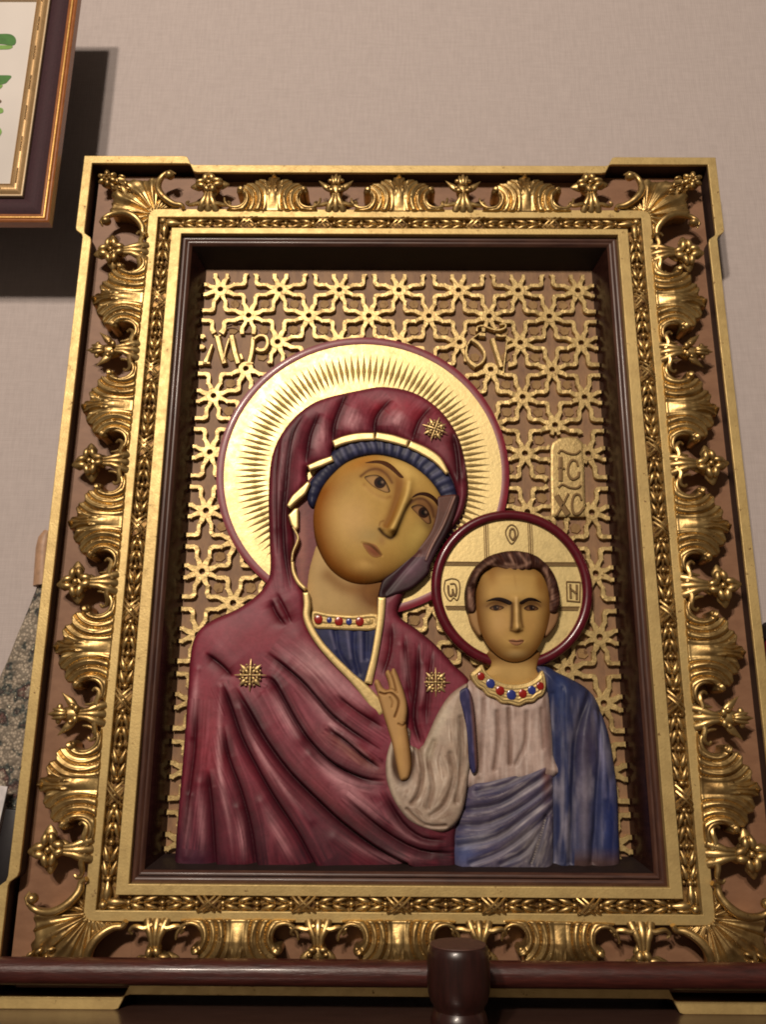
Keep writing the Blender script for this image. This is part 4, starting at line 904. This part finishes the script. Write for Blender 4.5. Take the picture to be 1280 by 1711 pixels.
simple('shoulder_band', b_str, -0.015, -0.0240, 0.0095, 0.0015, 5, lambda x, y, d: over(over(over(col3(x, (46, 44, 88)), 0.8*noise2(x, y/5, 5, 3, 3).clip(0, 1), (112, 104, 150)), 0.8*np.clip((x-(786+(y-1200)*0.08))/4, 0, 1), (110, 74, 52)), 0.5*np.exp(-d/2), (24, 24, 44)), ICON, 1.2)
sash = [(786, 1306), (815, 1296), (860, 1282), (900, 1270), (926, 1262), (928, 1464), (915, 1466), (765, 1466), (757, 1462), (757, 1396), (772, 1350)]
SG = [([(795, 1322), (850, 1308), (918, 1272)], 0.8, 4), ([(778, 1352), (835, 1342), (885, 1312), (922, 1288)], 1.1, 5), ([(765, 1378), (820, 1374), (880, 1342), (922, 1308)], 0.9, 4.5), ([(765, 1412), (830, 1398), (880, 1362), (922, 1330)], 1.0, 5),
      ([(785, 1442), (840, 1420), (890, 1384), (922, 1352)], 0.9, 4.5), ([(835, 1444), (880, 1420), (914, 1366)], 0.8, 4), ([(888, 1444), (903, 1404), (914, 1366)], 0.9, 3)]
def sash_h(x, y, d):
    w = -0.034+0.0165*dome(d, 26)
    for p, k, s in SG: w = w-0.0026*k*gs(x, y, p, s*1.2)
    return w
def sash_c(x, y, d):
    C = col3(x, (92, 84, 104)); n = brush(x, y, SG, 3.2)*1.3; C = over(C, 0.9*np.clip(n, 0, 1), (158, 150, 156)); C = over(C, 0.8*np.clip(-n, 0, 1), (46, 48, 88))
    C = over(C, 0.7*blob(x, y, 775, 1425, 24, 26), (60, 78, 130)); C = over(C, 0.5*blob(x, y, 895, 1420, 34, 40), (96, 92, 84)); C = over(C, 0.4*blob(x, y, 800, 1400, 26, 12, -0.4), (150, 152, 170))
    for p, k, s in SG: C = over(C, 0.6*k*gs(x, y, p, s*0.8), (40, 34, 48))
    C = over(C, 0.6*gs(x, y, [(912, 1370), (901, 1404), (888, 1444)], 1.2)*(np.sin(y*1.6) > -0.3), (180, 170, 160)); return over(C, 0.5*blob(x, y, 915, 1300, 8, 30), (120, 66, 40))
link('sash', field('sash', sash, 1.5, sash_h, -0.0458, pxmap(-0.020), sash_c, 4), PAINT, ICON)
slv = [(784, 1142), (770, 1146), (748, 1164), (728, 1196), (712, 1232), (704, 1246), (690, 1243), (688, 1222), (680, 1214), (672, 1230), (656, 1228), (648, 1246), (643, 1275), (645, 1305), (655, 1335), (672, 1362), (690, 1378), (715, 1388), (742, 1392), (765, 1376), (778, 1346), (784, 1305), (790, 1262), (786, 1210), (778, 1170)]
VG = [([(700, 1250), (706, 1290), (700, 1325), (688, 1342)], 1.1, 4), ([(725, 1240), (716, 1270), (722, 1310), (715, 1350)], 0.8, 5), ([(752, 1260), (758, 1300), (742, 1345), (720, 1362)], 0.8, 5), ([(770, 1200), (772, 1270), (762, 1340)], 0.8, 5), ([(680, 1352), (710, 1378), (745, 1380)], 0.8, 3)]
def slv_h(x, y, d):
    w = -0.0245+0.0065*dome(d, 9)+0.0075*dome(d, 44)
    for p, k, s in VG: w = w-0.0036*k*gs(x, y, p, s)
    return w-0.0060*np.clip(blob(x, y, 672, 1262, 19, 46, -0.1)*1.6, 0, 1)
def slv_c(x, y, d):
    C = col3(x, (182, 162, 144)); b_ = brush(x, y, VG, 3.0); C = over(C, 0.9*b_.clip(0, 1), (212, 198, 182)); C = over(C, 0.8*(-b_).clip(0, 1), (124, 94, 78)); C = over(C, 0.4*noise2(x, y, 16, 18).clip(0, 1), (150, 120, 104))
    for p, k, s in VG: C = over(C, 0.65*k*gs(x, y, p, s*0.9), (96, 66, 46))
    m = np.clip((blob(x, y, 673, 1262, 26, 60, -0.04)-0.42)*6, 0, 1); C = over(C, 0.95*m, (70, 42, 20)); C = over(C, 0.5*gs(x, y, [(745, 1190), (722, 1235), (716, 1260)], 9), (196, 184, 160))  # shade inside the cuff opening painted into the sleeve colour
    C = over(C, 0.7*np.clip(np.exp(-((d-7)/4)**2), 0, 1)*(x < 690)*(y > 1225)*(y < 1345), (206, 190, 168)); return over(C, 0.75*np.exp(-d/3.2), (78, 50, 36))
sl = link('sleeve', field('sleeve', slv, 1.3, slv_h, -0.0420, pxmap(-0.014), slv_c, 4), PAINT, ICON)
hand = [(644, 1126), (646, 1120), (650, 1119), (653, 1122), (655, 1117), (660, 1117), (665, 1127), (671, 1143), (676, 1158), (680, 1174), (681, 1190), (679, 1208), (682, 1226), (687, 1262), (688, 1284), (684, 1300), (676, 1305), (668, 1302), (662, 1276), (655, 1242), (648, 1218), (641, 1196), (634, 1172), (628, 1150), (625, 1141), (628, 1135), (634, 1137), (639, 1147), (644, 1151), (650, 1150), (648, 1138)]
HG = [([(653, 1124), (658, 1138), (662, 1154)], 0.9, 1.6), ([(635, 1158), (643, 1160), (651, 1158), (659, 1162), (666, 1172), (665, 1184), (660, 1198)], 1.1, 1.8), ([(645, 1153), (655, 1152), (664, 1158)], 0.5, 1.5), ([(652, 1166), (656, 1174), (655, 1182)], 0.5, 1.6), ([(666, 1210), (673, 1213), (679, 1208)], 0.7, 1.8)]
def hand_h(x, y, d):
    w = -0.0145+0.0085*dome(d, 8)
    for p, k, s in HG: w = w-0.0030*k*gs(x, y, p, s)
    return w-0.003*np.clip((y-1250)/50, 0, 1)
def hand_c(x, y, d):
    C = col3(x, (190, 150, 98)); C = over(C, 0.4*blob(x, y, 668, 1260, 6, 50), (206, 164, 100)); C = over(C, 0.55*np.clip((x-(665+(y-1200)*0.12))/12, 0, 1)*(y > 1205), (128, 84, 36))
    for p, k, s in HG: C = over(C, 0.75*k*gs(x, y, p, s*0.9), (104, 62, 26))
    return over(C, 0.55*np.exp(-d/1.8), (120, 76, 36))
link('hand', field('hand', hand, 0.8, hand_h, -0.0300, pxmap(-0.010), hand_c, 4), SKIN, sl)
# neck, collar
neck2 = [(820, 1085), (900, 1085), (898, 1118), (908, 1135), (880, 1150), (845, 1150), (806, 1130), (822, 1112)]
def neck2_c(x, y, d): C = col3(x, (186, 152, 92)); C = over(C, 0.8*np.clip(1-(y-1100)/16, 0, 1), (112, 72, 30)); return over(C, 0.5*np.clip((x-880)/20, 0, 1), (120, 80, 40))
simple('neck', neck2, -0.022, -0.0360, 0.008, 0.006, 26, neck2_c, ICON, 1.4, SKIN)
col2 = [(786, 1128), (795, 1118), (806, 1110), (811, 1120), (822, 1131), (838, 1140), (858, 1144), (880, 1141), (896, 1132), (906, 1120), (911, 1128), (913, 1148), (908, 1162), (900, 1166), (892, 1173), (880, 1174), (868, 1180), (852, 1176), (838, 1175), (828, 1167), (814, 1162), (806, 1152), (796, 1146)]
c2 = goldpart('collar', col2, -0.018, -0.0260, 0.0065, 0.0030, 6, ICON, 1.3, GOLD_FLAT, lambda x, y, d: 0.0006*np.sin(d*1.2), 3)
gems([(804, 1130, 6, GEM_R), (820, 1142, 7, GEM_B), (836, 1154, 7, GEM_R), (855, 1161, 7.5, GEM_B), (874, 1159, 6.5, GEM_R), (889, 1153, 6.5, GEM_B), (903, 1146, 6, GEM_R)], -0.0158, c2)
# ears, face, hair
def ear_c(x, y, d): return over(over(col3(x, (170, 132, 86)), 0.4*np.exp(-d/2.5), (104, 66, 36)), 0.5*(x > 860), (120, 82, 62))
simple('ear', [(783, 1018), (792, 1012), (800, 1022), (803, 1045), (806, 1060), (800, 1062), (790, 1048), (785, 1034)], -0.020, -0.0320, 0.008, 0.005, 6, ear_c, ICON, 1.2, SKIN, None)
simple('ear', [(918, 1022), (928, 1016), (935, 1022), (933, 1038), (924, 1054), (914, 1064), (910, 1058), (914, 1040)], -0.020, -0.0320, 0.008, 0.005, 6, ear_c, ICON, 1.2, SKIN, None)
cface = [(800, 945), (860, 938), (914, 945), (922, 975), (923, 1010), (917, 1042), (908, 1068), (896, 1088), (880, 1101), (862, 1105), (844, 1101), (828, 1090), (812, 1070), (801, 1042), (796, 1010), (795, 975)]
cn = [(862, 1002), (862, 1025), (863, 1052)]
def cface_h(x, y, d):
    w = -0.0285+0.0195*np.sqrt(np.clip(1-((x-860)/70)**2-((y-1018)/98)**2, 0, 1))+0.0048*gs(x, y, cn, 5.5)*np.clip((y-985)/40, 0.2, 1)+0.0028*blob(x, y, 863, 1050, 9, 5)
    w = w-0.0026*blob(x, y, 831, 1013, 17, 8)-0.0026*blob(x, y, 888, 1013, 17, 8)+0.0012*blob(x, y, 830, 1016, 12, 5)+0.0012*blob(x, y, 888, 1017, 12, 5)
    return w+0.0014*blob(x, y, 863, 1073, 14, 6)-0.0010*gs(x, y, [(851, 1071), (863, 1073), (875, 1071)], 1.6)+0.0014*blob(x, y, 863, 1092, 14, 8)
def cface_c(x, y, d):
    C = col3(x, (186, 150, 86)); C = over(C, 0.92*np.clip(1.15-d/22, 0, 1), (108, 66, 22)); C = over(C, 0.5*blob(x, y, 836, 1045, 20, 26), (192, 150, 96)); C = over(C, 0.4*blob(x, y, 885, 1048, 18, 24), (176, 134, 74))
    C = over(C, 0.6*blob(x, y, 822, 962, 10, 18), (140, 94, 36)); C = over(C, 0.65*blob(x, y, 903, 972, 10, 26), (132, 86, 32)); C = over(C, 0.5*blob(x, y, 863, 1092, 16, 6), (188, 160, 108))
    C = over(C, 0.7*blob(x, y, 831, 1013, 20, 8), (96, 60, 30)); C = over(C, 0.7*blob(x, y, 888, 1013, 20, 8), (90, 56, 28)); C = over(C, 0.6*blob(x, y, 834, 1040, 14, 14), (204, 166, 108)); C = over(C, 0.5*blob(x, y, 888, 1040, 14, 14), (194, 152, 92)); C = over(C, 0.9*gs(x, y, [(855, 1010), (855, 1035), (854, 1050)], 3.4), (74, 42, 16)); C = over(C, 0.75*gs(x, y, [(869, 1010), (870, 1032), (873, 1048)], 3.0), (76, 42, 16)); C = over(C, 0.8*gs(x, y, [(853, 1054), (863, 1057), (873, 1054)], 1.8), (84, 46, 16))
    C = over(C, 0.9*gs(x, y, [(862, 1000), (863, 1050)], 2.4), (220, 184, 124)); C = over(C, 0.7*blob(x, y, 832, 1008, 20, 7), (88, 52, 26)); C = over(C, 0.7*blob(x, y, 889, 1008, 20, 7), (84, 50, 26))
    C = over(C, 0.55*blob(x, y, 863, 1082, 11, 3), (120, 78, 32)); C = over(C, 0.25*gs(x, y, [(860, 962), (862, 985)], 2), (146, 104, 50)); C = over(C, 0.6*gs(x, y, [(814, 1013), (824, 1006), (836, 1006), (846, 1012)], 1.6), (96, 60, 30)); C = over(C, 0.6*gs(x, y, [(872, 1013), (882, 1006), (894, 1006), (904, 1013)], 1.6), (92, 58, 30)); C = over(C, 0.5*blob(x, y, 860, 985, 26, 10), (198, 166, 104)); return C
cf = link('child_face', field('child_face', cface, 1.0, cface_h, -0.034, pxmap(-0.013), cface_c, 4), SKIN, ICON)
def wcf(x, y): d, _, _, _ = near(x, y, smooth_closed(cface, 4), True); return cface_h(x, y, d)
t1 = [(818, 1016), (824, 1012), (831, 1011), (842, 1015)]; t2 = [(875, 1017), (882, 1012), (890, 1011), (900, 1016)]
onface('eye', [(818, 1016), (824, 1012), (831, 1011), (842, 1015), (838, 1019), (830, 1021), (823, 1020)], 0.0005, eye_c(829, 1015.5, 5.2, t1, (128, 90, 52)), cf, wcf, -0.0135, 0.5)
onface('eye', [(875, 1017), (882, 1012), (890, 1011), (900, 1016), (897, 1020), (888, 1021), (880, 1021)], 0.0005, eye_c(889, 1016, 5.2, t2, (112, 76, 44)), cf, wcf, -0.0135, 0.5)
onface('eyebrow', [(812, 1005), (822, 1000), (833, 998.5), (844, 1001), (855, 1007), (851, 1012), (838, 1006.5), (826, 1004)], 0.0005, brow((30, 14, 8)), cf, wcf, -0.0135, 0.6)
onface('eyebrow', [(867, 1008), (875, 1002), (885, 999), (896, 1001), (906, 1007), (895, 1005), (883, 1005), (872, 1011)], 0.0005, brow((30, 14, 8)), cf, wcf, -0.0135, 0.6)
def clip_(x, y, d): C = col3(x, (164, 116, 82)); return over(C, 0.9*gs(x, y, [(850, 1071), (863, 1072.5), (876, 1071)], 1.3), (70, 36, 16))
onface('lips', [(850, 1071), (857, 1068), (863, 1070), (869, 1068), (876, 1071), (870, 1077), (863, 1079), (856, 1077)], 0.0005, clip_, cf, wcf, -0.0135, 0.5)
hair = [(783, 1022), (779, 1005), (779, 982), (787, 957), (803, 936), (826, 923), (858, 917), (890, 922), (912, 936), (929, 957), (938, 985), (939, 1008), (932, 1024), (920, 1022), (919, 1000), (916, 978), (908, 960), (896, 951), (880, 955), (862, 955), (844, 952), (828, 947), (814, 951), (803, 962), (797, 985), (798, 1016), (792, 1024)]
def hph(x, y): return np.arctan2(y-985, x-862)
def hair_v(x, y): a = hph(x, y); return np.clip((x-800)/120, 0, 1)*14+a*9+np.hypot(x-862, (y-985))/9
def hair_h(x, y, d): return -0.026+0.0080*dome(d, 5)+0.0065*dome(d, 20)+0.0012*np.sin(hair_v(x, y)*1.3)*np.clip(d/4, 0, 1)+0.0004*noise2(hair_v(x, y)*3, d*0+1, 1.0, 6)
def hair_c(x, y, d):
    v = noise2(hair_v(x, y)*1.6, y/14, 1.0, 9, 3); C = col3(x, (60, 32, 24)); C = over(C, 0.7*v.clip(0, 1), (122, 84, 66)); C = over(C, 0.6*(-v).clip(0, 1), (28, 12, 10))
    for p in ([(826, 944), (842, 948), (858, 949), (876, 945), (886, 940)], [(793, 972), (800, 956), (812, 944), (826, 936)], [(784, 982), (785, 1012)], [(789, 1000), (790, 1020)], [(923, 985), (924, 1000)], [(919, 1004), (921, 1018)], [(910, 950), (917, 966), (918, 985)], [(852, 928), (858, 942)], [(868, 924), (880, 940)], [(845, 942), (862, 944)]):
        C = over(C, 0.75*gs(x, y, p, 2.6)*(0.75+0.5*v), (172, 134, 114))
    return over(C, 0.5*np.exp(-d/2.0), (30, 12, 10))
link('hair', field('hair', hair, 1.0, hair_h, -0.034, pxmap(-0.012), hair_c, 4), SKIN, ICON)
# ledge under the figures
b = MB(); b.box((0.0, 0.0370, 0.0105), (0.536, 0.018, 0.0075), 0.0012); b.build('ledge', BACKB, ICON)

# ------------------------------------------------------------------ neighbouring picture, hung well proud of the wall
PW = 0.046
PIC = thing('framed_picture', 'picture with orange wooden frame, dark purple mount and gold inner frame', 'picture', (-0.66, -PW, 0.8075))
PX0, PX1, PZ0, PZ1 = -0.897, -0.4605, 0.8065, 1.228
def pring(name, ins0, ins1, w0, w1, mat):
    bm = bmesh.new(); L = []
    prof_ = [(ins0, w0-0.012), (ins0, w0)]+[(ins0+(ins1-ins0)*k/8, w0+(w1-w0)*math.sin(PI*k/8)) for k in range(1, 8)]+[(ins1, w0), (ins1, w0-0.006)]
    for i, w in prof_:
        L.append([bm.verts.new((x+0.66, -w, z-0.8075)) for x, z in ((PX0+i, PZ0+i), (PX1-i, PZ0+i), (PX1-i, PZ1-i), (PX0+i, PZ1-i))])
    for a in range(len(L)-1):
        for k in range(4): bm.faces.new((L[a][k], L[a][(k+1) % 4], L[a+1][(k+1) % 4], L[a+1][k]))
    bmesh.ops.recalc_face_normals(bm, faces=bm.faces); me = bpy.data.meshes.new(name); bm.to_mesh(me); bm.free(); return link(name, me, mat, PIC)
OR = mk_wood('orange_brown_wood', (0.26, 0.085, 0.022), (0.38, 0.135, 0.040), 0.35, 0.3, (10, 30, 10))
pring('wooden_frame', 0.0, 0.0055, 0.0, 0.0018, OR); pring('gilt_line', 0.0055, 0.0080, 0.0015, 0.0012, mk_gold('gilt_line', (0.72, 0.42, 0.13), 0.35, 0.6)); pring('wooden_frame', 0.0080, 0.0125, -0.0005, 0.001, OR)
MATM = flat('dark_purple_mount', tuple(lin((56, 28, 36))), 0.8, 0, 0.1, 300)
pring('mount', 0.0125, 0.0395, -0.005, 0.0, MATM)
PG = mk_gold('antique_gold_moulding', (0.58, 0.38, 0.18), 0.42, 0.6, 0.72)
PGL = mk_gold('pale_gilt_edge', (0.60, 0.47, 0.30), 0.45, 0.4, 0.72)
pring('gold_edge', 0.0395, 0.0420, 0.0005, 0.001, PGL); gm = pring('gold_moulding', 0.0420, 0.0570, 0.0, 0.004, PG); pring('gold_edge', 0.0570, 0.0590, -0.002, 0.001, PGL)
# beaded groups of the gold moulding
bd = MB(); [bd.ball((0, 0, k*0.0024-0.012), (0.0012, 0.0012, 0.0011), None, 8, 5) for k in range(11)]; bdm = bd.mesh('bead_row', mk_gold('bright_bead_gold', (0.9, 0.68, 0.4), 0.25, 0.9))
for z in (0.875, 0.925, 0.975, 1.025, 1.075, 1.125, 1.175): place('bead_row', bdm, (PX1-0.0490+0.66, -0.0042, z-0.8075), 0, (1, 1, 0.9), gm)
for x in (-0.54, -0.60): place('bead_row', bdm, (x+0.66, -0.0042, PZ0+0.049-0.8075), PI/2, (1, 1, 0.9), gm)
PAPER = flat('white_print_paper', (0.64, 0.60, 0.56), 0.7, 0, 0.02, 3)
b = MB(); b.box(((PX0+PX1)/2+0.66, 0.004, (PZ0+PZ1)/2-0.8075), (PX1-PX0-0.116, 0.004, PZ1-PZ0-0.116)); pr = b.build('print', PAPER, PIC, False)
LG = flat('green_print_ink', (0.045, 0.17, 0.022), 0.6, 0, 0.03, 90); LG2 = flat('light_green_print_ink', (0.17, 0.34, 0.06), 0.6, 0, 0.03, 90)
def pleaf(outl, m):
    P = smooth_closed(outl, 4); bm = bmesh.new(); XZ = at(P[:, 0], P[:, 1], PW-0.002); vs = [bm.verts.new((float(x)+0.66, 0.0015, float(z)-0.8075)) for x, z in zip(*XZ)]; bm.faces.new(vs)
    bmesh.ops.recalc_face_normals(bm, faces=bm.faces); me = bpy.data.meshes.new('printed_leaf'); bm.to_mesh(me); bm.free(); link('printed_leaf', me, m, pr)
pleaf([(-30, 60), (0, 57), (18, 58), (26, 66), (22, 76), (0, 74), (-30, 76)], LG); pleaf([(-30, 78), (0, 76), (20, 77), (16, 82), (0, 83), (-30, 84)], LG2)
pleaf([(-30, 126), (0, 126), (18, 127), (14, 134), (4, 141), (-30, 142)], LG); pleaf([(-30, 143), (-4, 142), (4, 143), (-4, 150), (-30, 152)], LG2)
pleaf([(-30, 166), (-4, 166), (2, 170), (-6, 174), (-30, 175)], LINE); pleaf([(-30, 180), (-2, 180), (5, 184), (0, 190), (-30, 190)], LG2); pleaf([(-30, 210), (-10, 210), (1, 216), (0, 226), (-20, 246), (-30, 240)], LG2)
b = MB(); b.box((0.0, 0.012, 0.21), (0.33, 0.010, 0.32)); b.box((-0.02, 0.0600, 0.30), (0.20, 0.0900, 0.10)); b.build('backing_block', RIMSIDE, PIC, False)

# ------------------------------------------------------------------ shelf, rail, post
SZ = -0.1236
b = MB(); b.box((0, -0.075, SZ-0.0125), (2.4, 0.285, 0.0245), 0.002)
tag(b.build('shelf', SHELFW), 'brown veneered shelf that the big icon stands on', 'shelf')
RY = -0.0215
RAIL = thing('gallery_rail', 'long dark red lacquered rail crossing the foot of the icon frame', 'railing', (0, RY, SZ))
zt = float(at(640, 1603, -RY)[1]); zb = float(at(640, 1650, -RY)[1]); rc = (zt+zb)/2-SZ; rr_ = (zt-zb)/2
b = MB(); b.tube([(x, 0, rc) for x in np.linspace(-1.1, 1.1, 45)], rr_*0.98, 24); bar = b.build('rail', RAILW, RAIL)
b = MB(); b.tube([(x, -0.0, rc+0.0001) for x in (-1.1, 1.1)], 0.0001, 6); b.bm.clear()
PXc, _ = at(765, 1600, 0.085); PXc = float(PXc); pt_z = float(at(765, 1576, 0.085)[1])-SZ; pr_ = 0.0325*0.95
zz = lambda y: float(at(765, y, 0.085)[1])-SZ
prof_ = [(pr_*0.90, pt_z), (pr_*0.95, pt_z-0.0015), (pr_*0.985, zz(1592)), (pr_*1.0, zz(1610)), (pr_*1.0, zz(1640)), (pr_*0.97, zz(1655)), (pr_*0.90, zz(1668)), (pr_*0.80, zz(1676)), (pr_*0.78, zz(1682)), (pr_*0.86, zz(1690)), (pr_*0.90, zz(1700)), (pr_*0.90, zz(1740)), (pr_*0.9, 0.0)]
DARKW = mk_wood('dark_mahogany_post', (0.016, 0.005, 0.004), (0.036, 0.010, 0.008), 0.34, 0.15, (30, 30, 5), 0.15)
POST = thing('turned_post', 'short turned dark wooden post with flat top in front of the rail', 'post', (PXc, -0.091, SZ))
b = MB(); b.lathe(prof_, (0, 0, 0)); b.build('post', DARKW, POST)
b = MB(); b.lathe([(pr_*0.895, pt_z+0.0002), (pr_*0.88, pt_z+0.0010)], (0, 0, 0)); b.build('post_top', flat('worn_post_top', (0.085, 0.034, 0.024), 0.6), POST, False)
b = MB(); b.lathe([(0.013, rc), (0.016, rc-0.012), (0.011, rc-0.02), (0.011, 0.006), (0.018, 0.0)], (0.56, 0.0, 0), 24); b.build('baluster', DARKW, RAIL)
b = MB(); b.lathe([(0.013, rc), (0.016, rc-0.012), (0.011, rc-0.02), (0.011, 0.006), (0.018, 0.0)], (-0.50, 0.0, 0), 24); b.build('baluster', DARKW, RAIL)

# ------------------------------------------------------------------ cloth behind the frame, card and small dark-red thing
cw = -0.052
g = NT('embroidered_cloth', 0.8)
ch = g.n('ShaderNodeTexVoronoi'); ch.inputs['Scale'].default_value = 260; g.l(g.co, ch.inputs['Vector'])
big = g.noise(26, 3, 0.6); spk = g.noise(420, 2, 0.5)
c = g.ramp(big, [(0.38, (0.50, 0.42, 0.32)), (0.50, (0.40, 0.33, 0.25)), (0.54, (0.075, 0.095, 0.085)), (0.60, (0.14, 0.065, 0.055)), (0.66, (0.46, 0.39, 0.30))])
c = g.mix(1.0, c, g.ramp(ch.outputs['Distance'], [(0.1, (1.25, 1.25, 1.25)), (0.6, (0.45, 0.45, 0.45))]), 'MULTIPLY')
c = g.mix(g.ramp(spk, [(0.66, (0, 0, 0)), (0.70, (1, 1, 1))]), c, (0.8, 0.75, 0.6)); g.l(g.ramp(spk, [(0.66, (0, 0, 0)), (0.70, (1, 1, 1))]), g.b.inputs['Metallic'])
g.bump(ch.outputs['Distance'], 1.0, 0.0015); CLM = g.set(c)
clo = [(84, 940), (66, 960), (48, 1005), (25, 1060), (5, 1110), (-20, 1160), (-60, 1230), (-60, 1330), (-10, 1335), (8, 1352), (12, 1395), (25, 1450), (60, 1520), (140, 1520), (140, 960), (110, 930)]
def clo_h(x, y, d): return -0.058+0.010*dome(d, 26)+0.0025*np.sin((x*0.8+y*0.25)/13)*np.clip(d/20, 0, 1)+0.0008*noise2(x, y, 7, 2)
cl_ = link('embroidered_cloth', field('embroidered_cloth', clo, 3.0, clo_h, -0.069, pxmap(cw), None, 4), CLM, None)
tag(cl_, 'beige embroidered cloth with dark green pattern behind the left side of the frame', 'cloth')
b = MB(); X, Z = at(73, 915, -0.055); b.tube([(float(X)+0.004, 0.056, float(Z)-0.05), (float(X), 0.056, float(Z)), (float(X)+0.001, 0.056, float(Z)+0.012), (float(X)+0.003, 0.056, float(Z)+0.022)], [0.012, 0.0105, 0.010, 0.006], 14)
tag(b.build('wooden_finial', flat('pale_beech', (0.42, 0.25, 0.15), 0.5)), 'rounded beige tip poking out above the embroidered cloth', 'finial')
X, Z = at(4, 1380, -0.030); X = float(X); Z = float(Z)
STAND = thing('upright_card', 'white card in a black holder left of the big icon', 'card', (X, 0.03, SZ))
b = MB(); b.box((-0.066, 0.0, Z-SZ-0.050), (0.112, 0.003, 0.20), 0.0005, Euler((0, 0.11, 0))); b.build('card', flat('white_card', (0.62, 0.58, 0.58), 0.6, 0, 0.03), STAND)
b = MB(); b.box((0.0045, 0.004, Z-SZ-0.057), (0.020, 0.012, 0.15), 0.001, Euler((0, 0.09, 0))); b.box((-0.04, 0.004, 0.006), (0.14, 0.03, 0.0118), 0.001); b.build('holder', flat('black_plastic', (0.012, 0.010, 0.012), 0.4), STAND)
X, Z = at(1276, 1085, -0.055); b = MB(); b.lathe([(0.014, SZ+0.0), (0.014, float(Z)-0.02), (0.0165, float(Z)-0.018), (0.0165, float(Z)+0.012)], (float(X)+0.016, 0.052, 0), 24)
V = thing('votive_candle', 'dark red candle with black top right behind the frame edge', 'candle', (float(X)+0.016, 0.052, SZ))
b.bm.free(); b = MB(); b.lathe([(0.0140, 0.0), (0.0145, float(Z)-SZ-0.02), (0.0145, float(Z)-SZ+0.012)], (0, 0, 0), 24); b.build('wax', flat('red_wax', (0.22, 0.012, 0.02), 0.4), V)
b = MB(); b.lathe([(0.0175, float(Z)-SZ+0.0121), (0.0175, float(Z)-SZ+0.028), (0.012, float(Z)-SZ+0.033)], (0, 0, 0), 24); b.build('cap', flat('black_cap', (0.02, 0.015, 0.015), 0.4), V)
